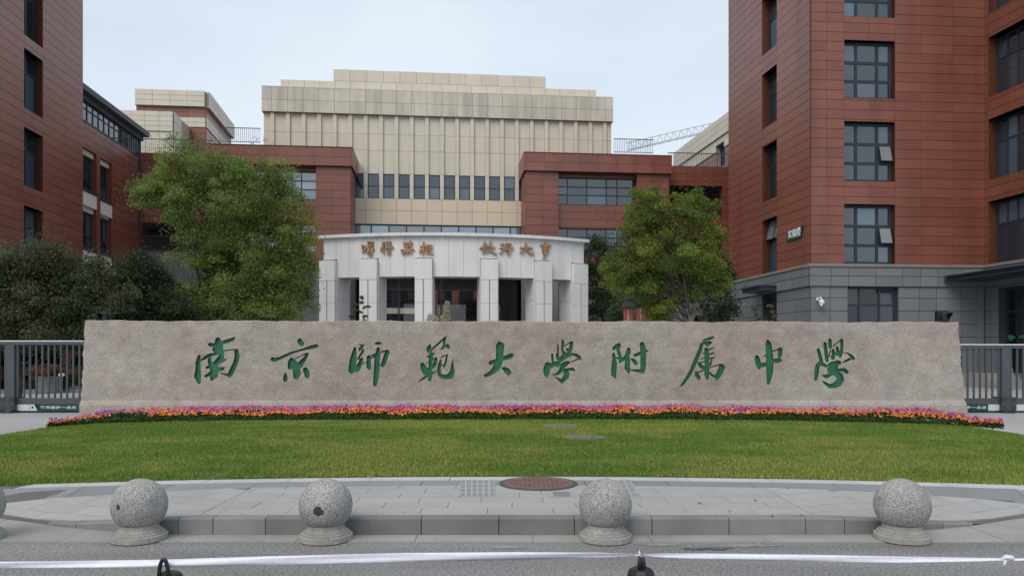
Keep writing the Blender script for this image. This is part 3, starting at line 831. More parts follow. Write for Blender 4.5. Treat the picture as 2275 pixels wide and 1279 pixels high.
# flip check not needed: two-sided stone. plinth step, sides, top and back close the block
NT = 160
TH = 0.95
for k in range(NT):
    t0, t1 = k / NT, (k + 1) / NT
    wob = lambda t: 1.3 * math.sin(t * 61) + .8 * math.sin(t * 23 + 1)
    A0, A1 = wall_pt(xrow(ZB - 4, t0), ZB - 4), wall_pt(xrow(ZB - 4, t1), ZB - 4)
    B0, B1 = wall_pt(xrow(ZB, t0), ZB + wob(t0) * .5, .055), wall_pt(xrow(ZB, t1), ZB + wob(t1) * .5, .055)
    C0, C1 = wall_pt(xrow(ZB + 6, t0), ZB + 7, .085), wall_pt(xrow(ZB + 6, t1), ZB + 7, .085)
    D0, D1 = wall_pt(xrow(925, t0), 921, .07), wall_pt(xrow(925, t1), 921, .07)
    face.add([A0, A1, B1, B0], [(3, 2, 1, 0)]); face.add([B0, B1, C1, C0], [(3, 2, 1, 0)]); face.add([C0, C1, D1, D0], [(3, 2, 1, 0)])
    T0, T1 = wall_pt(xrow(715, t0), top_y(xrow(715, t0)), -.012), wall_pt(xrow(715, t1), top_y(xrow(715, t1)), -.012)
    up = Vector((0, .05, .018)); bk = Vector((0, TH, 0))
    face.add([T0, T1, T1 + up, T0 + up, T1 + bk, T0 + bk], [(0, 1, 2, 3), (3, 2, 4, 5)])
    face.add([T0 + bk, T1 + bk, D1 + bk, D0 + bk], [(0, 1, 2, 3)])
for fe, sgn in ((edge_l, 1), (edge_r, -1)):
    ys = lin(714, 921, 30)
    for y0, y1 in zip(ys[:-1], ys[1:]):
        a_, b_ = wall_pt(fe(y0), y0), wall_pt(fe(y1), y1); bk = Vector((.04 * sgn, TH, 0))
        face.add([a_, b_, b_ + bk, a_ + bk], [(0, 1, 2, 3)])
stone = obj('stone_block', face, M['stone'], wall)

# ================================================================== BUILDINGS
def core(parent, pts, z0, z1, mat, name='core_block'):
    mb = MB(); mb.prism([(p.x, p.y) for p in pts], z0, z1); return obj(name, mb, mat, parent)
def depth_dir(xv): v = Vector(((xv - HX) / F, 1.0)); return v.normalized()

# ------------------------------------------------ laboratory building on the right
dR = 38.5
cR = Vector(((1801 - HX) / F * dR, dR))
uF = Vector((math.cos(R(4.3)), math.sin(R(4.3))))
uL = depth_dir(914)
RF = Plane(cR, uF)                                   # front face, s grows to the right
RL = Plane(cR, uL)                                   # left face, s grows away from the camera
sI = RF.s(2187)
cI = RF.p + RF.u * sI
RW = Plane(cI, -depth_dir(885), (-1, -.1))           # wing face: s grows towards the camera
sE = RL.s(1619.5)
lab = thing('laboratory_building', (cR.x, cR.y, 0), 'tall terracotta clad building with grey stone base, green sign and awning windows', 'building')
cl = Cladding(lab)
ZT = 25.0
zc = RF.z(1801, 586)                                 # top of the stone base
course = (RF.z(1801, 64) - zc) / ((586 - 64) / 21.5)
jz = [zc + course * k for k in range(1, 60)]
# front
fx = lambda x: RF.s(x)
wz = [(RF.z(1930, 585), RF.z(1930, 454)), (RF.z(1930, 403), RF.z(1930, 271)), (RF.z(1930, 219), RF.z(1930, 91)), (RF.z(1930, 39), RF.z(1930, -88)), (RF.z(1930, -140), RF.z(1930, -266))]
wz[0] = (zc + .02, wz[0][1])
wF = [(fx(1875), fx(1988), a, b) for a, b in wz if b < ZT]
backing(lab, RF, 0, sI, zc, ZT, M['terra_dark'], wF, .5)
jsF = [fx(q) for q in (1836, 1875, 1931, 1988, 2046, 2116)]
clad(cl, RF, 0.012, sI, zc + .02, ZT, jsF, jz, M['terracotta'], wF)
for k, (a, b, c, d_) in enumerate(wF):
    rv = MB(); rv.pbox(RF, a - .015, a, c, d_, -.45, .03); rv.pbox(RF, b, b + .015, c, d_, -.45, .03); rv.pbox(RF, a, b, d_, d_ + .02, -.45, .03)
    obj('window_reveal', rv, M['terracotta'], lab)
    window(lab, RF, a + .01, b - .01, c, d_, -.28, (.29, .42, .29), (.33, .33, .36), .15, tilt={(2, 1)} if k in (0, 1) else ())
# left face
lx = lambda x: RL.s(x)
lz = [(479, 603), (309.5, 436), (142, 266), (-32, 98), (-204, -72)]
wL = [(lx(1727), lx(1694), max(zc + .02, RL.z(1727, b)), RL.z(1727, a)) for a, b in lz]
wL = [w for w in wL if w[3] < ZT]
backing(lab, RL, 0, sE, zc, ZT, M['terra_dark'], wL, .75)
clad(cl, RL, 0.035, sE, zc + .02, ZT, [lx(q) for q in (1770, 1727, 1694, 1655)], jz, M['terracotta'], wL)
for k, (a, b, c, d_) in enumerate(wL):
    rv = MB(); rv.pbox(RL, a - .015, a, c, d_, -.7, .03); rv.pbox(RL, b, b + .015, c, d_, -.7, .03); rv.pbox(RL, a, b, d_, d_ + .02, -.7, .03)
    obj('window_reveal', rv, M['terracotta'], lab)
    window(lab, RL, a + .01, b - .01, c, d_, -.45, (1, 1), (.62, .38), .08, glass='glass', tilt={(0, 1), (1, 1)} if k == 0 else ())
# wing
wx = lambda x: RW.s(x)
WE = 9.0
wwz = [(zc + .02, RW.z(2200, 448)), (RW.z(2200, 400), RW.z(2200, 265)), (RW.z(2200, 216), RW.z(2200, 83)), (RW.z(2200, 30), RW.z(2200, -105))]
wW = [(.28, 5.6, a, b) for a, b in wwz]
backing(lab, RW, 0, WE, zc, ZT, M['terra_dark'], wW, .75)
clad(cl, RW, 0.035, WE, zc + .02, ZT, [.28, 1.6, 2.9, 4.2, 5.6, 7.2], jz, M['terracotta'], wW)
for a, b, c, d_ in wW:
    rv = MB(); rv.pbox(RW, a - .015, a, c, d_, -.7, .03); rv.pbox(RW, a, b, d_, d_ + .02, -.7, .03); obj('window_reveal', rv, M['terracotta'], lab)
    window(lab, RW, a + .01, b - .01, c, d_, -.5, (1,) * 8, (.64, .36), .09, glass='glass')
# stone base: ledge, projecting upper band, wall below with ashlar panels
zb = RF.z(1801, 636); zl = zc - (zc - RF.z(1801, 592)) * 1.0
zr = [RF.z(1801, q) for q in (613, 661, 690, 719, 748, 777)]
def ledge(pl, s0, s1):
    mb = MB(); mb.pbox(pl, s0, s1, zl, zc, -.2, .22); mb.pbox(pl, s0, s1, zl - .05, zl - .001, -.2, .17); obj('ledge', mb, M['ledge'], lab)
ledge(RF, -.22, sI - .2); ledge(RL, .0, sE + .2); ledge(RW, -.0, WE)
gwin = [(fx(1882), fx(1994), .9, RF.z(1930, 637))]
backing(lab, RF, -.14, sI, zb, zl - .06, M['grey_dark'], (), .5, 'base_band', .14)
clad(cl, RF, -.14, sI - .15, zb, zl - .06, [fx(q) for q in (1843, 1882, 1942, 2001, 2040, 2079, 2134)], zr, M['grey_stone'], (), .03, .03, .14)
backing(lab, RF, -.04, sI, 0, zb, M['grey_dark'], gwin, .5, 'base_wall', .04)
clad(cl, RF, -.04, sI, .02, zb, [fx(q) for q in (1843, 1882, 1994, 2040, 2079, 2134)], zr, M['grey_stone'], gwin, .03, .03, .04)
window(lab, RF, gwin[0][0], gwin[0][1], gwin[0][2], gwin[0][3], -.15, (.27, .4, .33), (.5, .28, .22), .10, glass='glass_dark')
gdo = [(lx(1728), lx(1696), .3, RL.z(1728, 648))]
backing(lab, RL, -.14, sE, zb, zl - .06, M['grey_dark'], (), .5, 'base_band', .14)
clad(cl, RL, -.1, sE, zb, zl - .06, [lx(q) for q in (1785, 1765, 1728, 1696, 1660)], zr, M['grey_stone'], (), .03, .03, .14)
backing(lab, RL, -.04, sE, 0, zb, M['grey_dark'], gdo, .5, 'base_wall', .04)
clad(cl, RL, 0, sE, .02, zb, [lx(q) for q in (1785, 1765, 1728, 1696, 1660)], zr, M['grey_stone'], gdo, .03, .03, .04)
mb = MB(); mb.pbox(RL, gdo[0][0], gdo[0][1], gdo[0][2], gdo[0][3], -.5, -.42); obj('side_door', mb, M['void'], lab)
mb = MB(); mb.pbox(RL, lx(1731), lx(1690), RL.z(1728, 646), RL.z(1728, 637), .0, 1.15); mb.pbox(RL, lx(1732), lx(1689), RL.z(1728, 637), RL.z(1728, 634), .0, 1.25); obj('door_canopy', mb, M['frame'], lab)
gen = [(1.0, 5.4, .75, RW.z(2200, 642))]
backing(lab, RW, 0, WE, zb, zl - .06, M['grey_dark'], (), .5, 'base_band', .14)
clad(cl, RW, .15, WE, zb, zl - .06, [1, 2, 3, 4, 5, 6], zr, M['grey_stone'], (), .03, .03, .14)
backing(lab, RW, 0, WE, 0, zb, M['grey_dark'], gen, .5, 'base_wall', .04)
clad(cl, RW, .05, WE, .02, zb, [.5, 1.0, 5.4, 6.6], zr, M['grey_stone'], gen, .03, .03, .04)
window(lab, RW, 1.0, 5.4, .75, gen[0][3], -.4, (1, 1, 1, 1), (.72, .28), .12, glass='glass_dark', name='entrance_door')
# entrance canopy with a fascia channel, over the landing and steps
mb = MB()
zk = RW.z(2187, 617)
mb.pbox(RW, .15, 6.5, zk - .10, zk, .0, 2.3); mb.pbox(RW, .05, 6.6, zk, zk + .05, .0, 2.42); mb.pbox(RW, .05, 6.6, zk - .22, zk - .17, .0, 2.4); mb.pbox(RW, .15, 6.5, zk - .17, zk - .10, .0, 2.25)
obj('entrance_canopy', mb, M['frame'], lab)
mb = MB(); mb.pbox(RF, fx(2192) - .6, fx(2192) - .3, .1, zb, .08, .2); obj('downpipe', mb, M['grey_stone'], lab)
a = RW.pt(0, 0, 0); 
back = [Vector((cR.x, cR.y)) + RF.n * -.52 + uF * .6, Vector((cI.x, cI.y)) + RF.n * -.52 - RW.n * .8, RW.p + RW.u * WE - RW.n * .8, RW.p + RW.u * WE - RW.n * 9, RF.p + uF * (sI + 9) + uL * 14, RL.p + uL * sE + uF * .8]
core(lab, back, 0, ZT - .05, M['terra_dark'])
mb = MB(); mb.prism([(p.x, p.y) for p in back], ZT - .04, ZT + .1); obj('roof', mb, M['roofing'], lab)
# landing and steps to the wing entrance
st = MB()
s0p = RF.s(2128)
for k in range(5):
    z1 = .72 - .144 * k; z0 = .0
    st.pbox(RF, s0p - .0, sI + .6, z0 if k else 0, z1, .05 + (k * .34 if k else 0), 2.0 + k * .34) if k == 0 else st.pbox(RF, s0p - .0, sI + .6, z0, z1, 2.0 + (k - 1) * .34 + .001, 2.0 + k * .34)
steps = thing('entrance_steps', tuple(RF.pt(sI - .6, 0, 1.5)), 'grey stone steps and landing below the glazed entrance canopy', 'steps')
obj('steps', st, M['concrete'], steps)
def rail(px_pts, label):
    o = thing('handrail', tuple(px_pts[0][:2]) + (0,), label, 'handrail')
    mb = MB(); mb.tube([px_pts[0], px_pts[1]], .03, 6); obj('top_rail', mb, M['rail_white'], o)
    mb = MB(); low = [Vector(q) - Vector((0, 0, .55)) for q in px_pts]; mb.tube(low, .02, 6); obj('lower_rail', mb, M['rail_white'], o)
    for q in px_pts:
        mb = MB(); q = Vector(q); mb.tube([(q.x, q.y, max(.0, q.z - .95)), q], .022, 6); obj('post', mb, M['rail_white'], o)
hs = RF.s(2163); he = RF.s(2219)
rail([RF.pt(s0p + .25, 1.0, 3.5), RF.pt(s0p + .9, 1.68, 2.0)], 'sloping bright metal handrail on the entrance steps behind the gate')
# green wave decals across the entrance door glass
for q0, q1 in ((2224, 2241), (2248, 2330)):
    mb = MB(); a_, b_ = RW.s(q0), RW.s(q1); zd = RW.z(2230, 750); n_ = 16; up_, lo_ = [], []
    for k in range(n_ + 1):
        f = k / n_; h_ = .17 * math.sin(math.pi * min(1, f * 1.1 + .02)) ** .6 if 0 < f < .9 else .03
        up_.append(RW.pt(a_ + (b_ - a_) * f, zd + h_ + .03 * math.sin(f * 9), -.375)); lo_.append(RW.pt(a_ + (b_ - a_) * f, zd - h_ * .8 + .03 * math.sin(f * 9 + 1), -.375))
    mb.add(up_ + lo_, [(k, k + 1, n_ + 2 + k, n_ + 1 + k) for k in range(n_)]); obj('door_decal', mb, M['mat_green'], lab)
cl.build()

# direction sign with three white characters
def text_mesh(body, size, mat, origin, right, up, normal, parent, name, ext=.006, stretch=1.0):
    cu = bpy.data.curves.new('text', 'FONT'); cu.body = body; cu.size = size; cu.extrude = ext; cu.align_x = 'CENTER'; cu.align_y = 'CENTER'
    cu.resolution_u = 2; cu.offset = size * .012
    t = bpy.data.objects.new('text', cu); COL.objects.link(t)
    dg = bpy.context.evaluated_depsgraph_get(); me = bpy.data.meshes.new_from_object(t.evaluated_get(dg))
    bpy.data.objects.remove(t); bpy.data.curves.remove(cu)
    off = base_of(parent)
    for v in me.vertices:
        p = Vector(origin) + Vector(right) * v.co.x * stretch + Vector(up) * v.co.y + Vector(normal) * v.co.z; v.co = p - off
    me.materials.clear(); me.materials.append(mat); me.update()
    o = bpy.data.objects.new(name, me); o.parent = parent; COL.objects.link(o); return o
sg0, sg1 = RL.s(1751.5), RL.s(1782)
zs0, zs1 = RL.z(1766, 533), RL.z(1766, 508)
o = .13
c = RL.pt((sg0 + sg1) / 2, (zs0 + zs1) / 2, o)
sign = thing('wall_sign', tuple(c), 'dark green building name sign with white characters on the terracotta corner', 'sign')
mb = MB(); lean = -.28
A = [RL.pt(sg0, zs0, 0), RL.pt(sg1, zs0, 0), RL.pt(sg1 + lean, zs1, 0), RL.pt(sg0 + lean, zs1, 0)]
n3 = Vector((RL.n.x, RL.n.y, 0))
fr_ = [q + n3 * .12 for q in A]; bk_ = [q + n3 * .03 for q in A]
mb.add(fr_ + bk_, [(0, 1, 2, 3), (7, 6, 5, 4), (0, 4, 5, 1), (1, 5, 6, 2), (2, 6, 7, 3), (3, 7, 4, 0)]); obj('board', mb, M['green_sign'], sign)
r3 = -Vector((RL.u.x, RL.u.y, 0))
text_mesh('实验楼', (zs1 - zs0) * .80, M['white'], RL.pt((sg0 + sg1) / 2 + lean / 2, (zs0 + zs1) / 2 , .13), r3, (0, 0, 1), n3, sign, 'lettering', .01, abs(sg1 - sg0) / ((zs1 - zs0) * .80) * .31)

# dome camera
c = RF.pt(RF.s(1817), RF.z(1817, 671), .35)
cctv = thing('security_camera', tuple(RF.pt(RF.s(1815), RF.z(1817, 664), .1)), 'white dome security camera on the grey stone corner', 'camera')
mb = MB(); mb.pbox(RF, RF.s(1811.5), RF.s(1817), RF.z(1817, 668), RF.z(1817, 661), .07, .16); mb.tube([RF.pt(RF.s(1814), RF.z(1817, 663), .14), RF.pt(RF.s(1817), RF.z(1817, 662), .34), RF.pt(RF.s(1818), RF.z(1817, 667), .36)], .04, 8); obj('bracket', mb, M['white'], cctv)
mb = MB(); c = RF.pt(RF.s(1818), RF.z(1817, 671), .36); mb.lathe((c.x, c.y, c.z), [(.05, .10), (.11, .07), (.14, 0), (.135, -.08), (.12, -.10)][::-1], 16); obj('housing', mb, M['white'], cctv, True)
mb = MB(); mb.lathe((c.x, c.y, c.z), [(.02, -.26), (.07, -.24), (.105, -.18), (.115, -.11)], 16); obj('dome', mb, M['white'], cctv, True)
mb = MB(); q = c + Vector((.03, -.11, -.17)); mb.tube([q, q + Vector((.008, -.02, 0))], .035, 10); obj('lens', mb, M['black'], cctv)

# ------------------------------------------------ tall block on the left with the glazed rooftop gallery behind it
dA = 43.5
cA = Vector(((183 - HX) / F * dA, dA))
uA = depth_dir(985)
AP = Plane(cA, -uA, (1, -.3))                         # s grows towards the camera
left = thing('classroom_block', (cA.x, cA.y, 0), 'tall terracotta clad block with deep narrow windows and glazed rooftop gallery', 'building')
cl = Cladding(left)
zA = lambda x, y: AP.z(x, y)
crs = course * 1.0
jz = [.3 + crs * k for k in range(1, 60)]
AE = 16.0
a0, a1 = AP.s(94), AP.s(52)
wA = []
for hy, sy in ((-50, 92), (121, 251), (293, 419), (463, 590), (633, 760)):
    wA.append((a0, a1, zA(73, sy), zA(73, hy)))
wA2 = [(a0 + 4.6, a1 + 4.6, c_, d_) for _, _, c_, d_ in wA]
backing(left, AP, 0, AE, 0, ZT, M['terra_dark'], wA + wA2, .75)
clad(cl, AP, 0, AE, .1, ZT, [a0, a1, a0 / 2, a0 + 4.6, a1 + 4.6, 9], jz, M['terracotta'], wA + wA2)
for (a, b, c_, d_) in wA + wA2:
    rv = MB(); rv.pbox(AP, a - .015, a, c_, d_, -.7, .03); rv.pbox(AP, b, b + .015, c_, d_, -.7, .03); rv.pbox(AP, a, b, d_, d_ + .02, -.7, .03); obj('window_reveal', rv, M['terracotta'], left)
    window(left, AP, a + .01, b - .01, c_, d_, -.36, (1, 1), (.68, .32), .08, glass='glass')
# end wall of the tall block (faces away from the camera) and its body
nA = AP.n
def lp(s, o): q = AP.p + AP.u * s + nA * o; return q
core(left, [lp(.0, -.76), lp(AE, -.76), lp(AE, -16), lp(.0, -16)], 0, ZT - .05, M['terra_dark'])
mb = MB(); mb.prism([tuple(q) for q in (lp(-.02, .05), lp(AE, .05), lp(AE, -16), lp(-.02, -16))], ZT, ZT + .3); obj('parapet_coping', mb, M['frame'], left)
# lower block: set back a little, windows in vertical strips, gallery on top
BPl = Plane(lp(0, -.55), uA, (1, -.3))                # s grows away from the camera
dPz = 54.0
u5 = Vector((math.cos(R(5.4)), math.sin(R(5.4))))
PP = Plane(Vector(((980 - HX) / F * dPz, dPz)), u5)   # pavilion fronts
PC = PP.shifted(-1.2)                                 # wings
PM = PP.shifted(-3.4)                                 # cream hall
# where the lower block meets the wing
den = BPl.u.x * PC.u.y - BPl.u.y * PC.u.x
dp = PC.p - BPl.p
sBC = (dp.x * PC.u.y - dp.y * PC.u.x) / den
zG0, zG1 = BPl.z(205, 283), BPl.z(250, 247)            # sill and roof edge of the gallery
bs = lambda x: BPl.s(x)
strips = [(bs(180), bs(213.5)), (bs(221.5), bs(247.5))]
wB = []
for (a, b), (h1, s1_, h2, s2_) in zip(strips, ((326, 417, 459, 548), (350, 440, 474, 560))):
    x_ = 183 if a == strips[0][0] else 222
    wB += [(a, b, BPl.z(x_, s1_), BPl.z(x_, h1)), (a, b, BPl.z(x_, s2_), BPl.z(x_, h2 - 6)), (a, b, BPl.z(x_, s2_ + 125), BPl.z(x_, h2 + 118))]
backing(left, BPl, -.5, sBC, 0, zG0, M['terra_dark'], wB, .5, 'lower_wall')
clad(cl, BPl, -.2, sBC, .1, zG0, [q for ab in strips for q in ab], jz, M['terracotta'], wB)
for (a, b, c_, d_) in wB:
    window(left, BPl, a + .01, b - .01, c_, d_ - .32, -.3, (1, 1, 1), (.36, .64), .07, glass='glass_dark')
    mb = MB(); mb.pbox(BPl, a, b, d_ - .31, d_, -.3, -.16); obj('pale_head', mb, M['beige'], left)
    mb = MB(); mb.pbox(BPl, a - .05, b + .05, c_ - .16, c_, -.3, .10); obj('sill', mb, M['frame'], left)
    mb = MB(); mb.pbox(BPl, a + .02, b - .02, c_ - 1.0, c_ - .18, -.1, .055); obj('pale_spandrel', mb, M['beige'], left)
sGe = bs(315)
mb = MB(); mb.pbox(BPl, -.5, sGe, zG1 - .34, zG1, -6, .55); mb.pbox(BPl, -.5, sGe, zG1 - .62, zG1 - .34, -6, .12); obj('gallery_roof', mb, M['roofing'], left)
mb = MB(); mb.pbox(BPl, -.5, sGe, zG0, zG0 + .10, -.3, .06); obj('gallery_sill', mb, M['frame'], left)
window(left, BPl, -.4, 6.4, zG0 + .1, zG1 - .62, -.02, (1,) * 9, (.62, .38), .07, glass='glass')
window(left, BPl, 6.6, sGe - .1, zG0 + .1, zG1 - .62, -.02, (1,) * 11, (.62, .38), .07, glass='glass')
core(left, [BPl.p + BPl.u * (-.0) - BPl.n * .51, BPl.p + BPl.u * sGe - BPl.n * .51, BPl.p + BPl.u * sGe - BPl.n * 10, BPl.p - BPl.n * 10], 0, zG0 - .05, M['terra_dark'], 'lower_core')
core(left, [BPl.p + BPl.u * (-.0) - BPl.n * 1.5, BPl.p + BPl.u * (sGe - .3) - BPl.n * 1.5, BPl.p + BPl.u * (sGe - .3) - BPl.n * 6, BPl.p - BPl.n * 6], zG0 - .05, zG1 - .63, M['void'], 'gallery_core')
cl.build()
mb = MB(); q = BPl.pt(sBC - .3, 0, .12); mb.tube([(q.x, q.y, 0), (q.x, q.y, PC.z(260, 356))], .07, 8)
tag(obj('drainpipe', mb, M['frame'], base=(q.x, q.y, 0)), 'dark drainpipe in the inner corner of the terracotta blocks', 'drainpipe')

# ------------------------------------------------ cream hall in the middle
ms = lambda x: PM.s(x)
hall = thing('assembly_hall', tuple(PM.pt(ms(975), 0)), 'large cream stone hall with stepped top and slender vertical ribs', 'building')
cl = Cladding(hall)
zc0 = (PM.z(584, 252) + PM.z(1359, 272)) / 2           # underside of the cornice
zc1 = (PM.z(584, 196) + PM.z(1359, 221)) / 2           # its top
sH0, sH1 = ms(586), ms(1358)
sC0, sC1 = ms(786), ms(1171)
ribs_px = [605.8, 640.7, 679, 713.9, 750.3, 786, 819, 852.8, 884.7, 916.6, 948.5, 981.2, 1013, 1045, 1076, 1108, 1139, 1170, 1204.6, 1238.7, 1273, 1308, 1342.7]
pitch = (ms(1342.7) - ms(605.8)) / 22.0
ribs = [ms(605.8) + pitch * k for k in range(23)]
RWD = .30
zw0, zw1 = PM.z(980, 444.5), PM.z(980, 389.5)           # hall window row
zbot = PM.z(980, 501)                                   # underside of the cream wall
zrow = [PM.z(980, 303), PM.z(980, 339), PM.z(980, 471)]
wH = [(ribs[5 + k] + RWD / 2 if k else sC0 + .05, ribs[6 + k] - RWD / 2, zw0, zw1) for k in range(12)]
wH[-1] = (wH[-1][0], sC1 - .1, zw0, zw1)
backing(hall, PM, sH0, sH1, zbot, zc0 + .2, M['beige_dark'], wH, .4)
js = []
for r_ in ribs: js += [r_ - RWD / 2, r_ + RWD / 2]
# recessed panels between the ribs, ribs proud of them
for i in range(len(ribs) + 1):
    a = sH0 if i == 0 else ribs[i - 1] + RWD / 2
    b = sH1 if i == len(ribs) else ribs[i] - RWD / 2
    wide = (i == 0 or i == len(ribs))
    clad(cl, PM, a, b, zw1 if 6 <= i <= 17 else zw0, zc0, [], zrow, M['beige'], wH, .02, .03)
for i, r_ in enumerate(ribs):
    Zs = [zw0, (zw0 + zw1) / 2, zw1] + [z for z in sorted(zrow) if z > zw1] + [zc0]
    if 5 <= i <= 17: pass
    else: Zs = [PM.z(980, 352)] + [z for z in sorted(zrow) if z > PM.z(980, 352)] + [zc0]
    for a, b in zip(Zs[:-1], Zs[1:]):
        cl.add(PM, r_ - RWD / 2 + .004, r_ + RWD / 2 - .004, a + .01, b - .01, 0, .20, M['beige'])
clad(cl, PM, sC0, sC1, zbot, zw0, ribs, zrow, M['beige_warm'], (), .022, .20)
for (a, b, c_, d_) in wH:
    window(hall, PM, a, b, c_, d_, .06, (1,), (.5, .5), .07, glass='glass')
    bl = MB()
# cornice, two courses of slightly leaning panels, then the stepped tiers behind
COR = PM.shifted(.55)
mb = MB(); mb.pbox(PM, sH0 - .08, sH1 + .08, zc0, zc1 - .02, -4, .32); obj('cornice_core', mb, M['beige_dark'], hall)
zmid = (PM.z(584, 225) + PM.z(1359, 247)) / 2
clad(cl, PM, sH0 - .08, sH1 + .08, zc0, zc1, [r_ - pitch * .0 for r_ in ribs], [zmid], M['beige_stain'], (), .022, .05, .32)
mb = MB(); mb.pbox(PM, sH0 - .09, sH1 + .09, zc1 + .0, zc1 + .06, -4, .38); obj('coping', mb, M['beige'], hall)
P2 = PM.shifted(-1.6)
t2 = (P2.z(624, 178) + P2.z(1324, 200)) / 2
mb = MB(); mb.pbox(P2, P2.s(624), P2.s(1324), zc1 - .5, t2 - .02, -6, 0); obj('tier', mb, M['beige_dark'], hall)
clad(cl, P2, P2.s(624), P2.s(1324), zc1 - .3, t2, lin(P2.s(642), P2.s(1308), 21), [], M['beige'], (), .022, .05)
P3 = PM.shifted(-3.4)
t3 = (P3.z(741, 154) + P3.z(1212, 171)) / 2
mb = MB(); mb.pbox(P3, P3.s(741), P3.s(1212), t2 - .5, t3 - .02, -8, 0); obj('tier', mb, M['beige_dark'], hall)
zt3 = (P3.z(741, 180) + P3.z(1212, 196)) / 2
clad(cl, P3, P3.s(741), P3.s(1212), zt3 - 1.0, t3, lin(P3.s(741), P3.s(1212), 14), [zt3], M['beige'], (), .022, .05)
# body of the hall above the lobby
bd = [PM.pt(sH0, 0, -.41), PM.pt(sH1, 0, -.41), PM.pt(sH1, 0, -22), PM.pt(sH0, 0, -22)]
zlob = 6.6
core(hall, bd, zbot - .6, zc0 + .2, M['beige_dark'])
# lobby: glazed band over the portal, ceiling, side walls, glass doors
bandz1 = zbot; bandz0 = zbot - 2.6
window(hall, PM, sC0, sC1, bandz0, bandz1, .12, (1,) * 10, (1,), .10, glass='glass_sky')
mb = MB(); mb.pbox(PM, sC0, sC1, bandz0 - .5, bandz0 - .001, -21.9, -.05); obj('lobby_ceiling', mb, M['soffit'], hall)
for a, b in ((sC0 - 6, sC0 + .0), (sC1, sC1 + 6)):
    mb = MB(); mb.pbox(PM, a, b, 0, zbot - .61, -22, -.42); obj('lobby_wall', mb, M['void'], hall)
for k in range(4):
    a = sC0 + (sC1 - sC0) * k / 4; b = sC0 + (sC1 - sC0) * (k + 1) / 4
    window(hall, PM, a + .01, b - .01, .02, bandz0 - .5, -1.2, (1,), (1,), .06, glass='lobby_glass', name='lobby_glazing')
mb = MB(); mb.pbox(PM, ms(1108) + .3, ms(1162), .02, bandz0 - .5, -9, -3.0); obj('lobby_pier', mb, M['void'], hall)
mb = MB(); mb.pbox(PM, sC0, ms(806), .02, bandz0 - .5, -9, -3.0); obj('lobby_pier', mb, M['void'], hall)
cl.build()

# courtyard building seen through the lobby glass
YB = PM.shifted(-36)
cb = thing('courtyard_building', tuple(YB.pt(YB.s(990), 0)), 'red courtyard building with ribbon windows seen through the lobby glass', 'building')
cl = Cladding(cb)
ys = lambda x: YB.s(x)
yz = lambda y: YB.z(990, y)
wy = []
for q0, q1 in ((760, 850), (852, 925), (972, 1004), (1020, 1052), (1074, 1098), (1102, 1113), (1135, 1170)):
    for h0, h1 in ((646, 684), (698, 735), (594, 632)): wy.append((ys(q0), ys(q1), yz(h1), yz(h0)))
backing(cb, YB, ys(700), ys(1260), 0, 13, M['terra_dark'], wy, .4)
clad(cl, YB, ys(700), ys(1260), .1, 13, [ys(q) for q in (850, 925, 972, 1004, 1020, 1052, 1074, 1135, 1170)], [yz(q) for q in (684, 697, 640, 620, 600)], M['terracotta'], wy)
mb = MB(); mb.pbox(YB, ys(760), ys(925), yz(697), yz(685), .0, .12); obj('pale_band', mb, M['beige'], cb)
for (a, b, c_, d_) in wy: window(cb, YB, a, b, c_, d_, -.1, (1,) * max(1, int((b - a) / .9)), (.5, .5), .07, glass='glass_dark')
core(cb, [YB.pt(ys(700), 0, -.42), YB.pt(ys(1260), 0, -.42), YB.pt(ys(1260), 0, -10), YB.pt(ys(700), 0, -10)], 0, 12.9, M['terra_dark'])
cl.build()

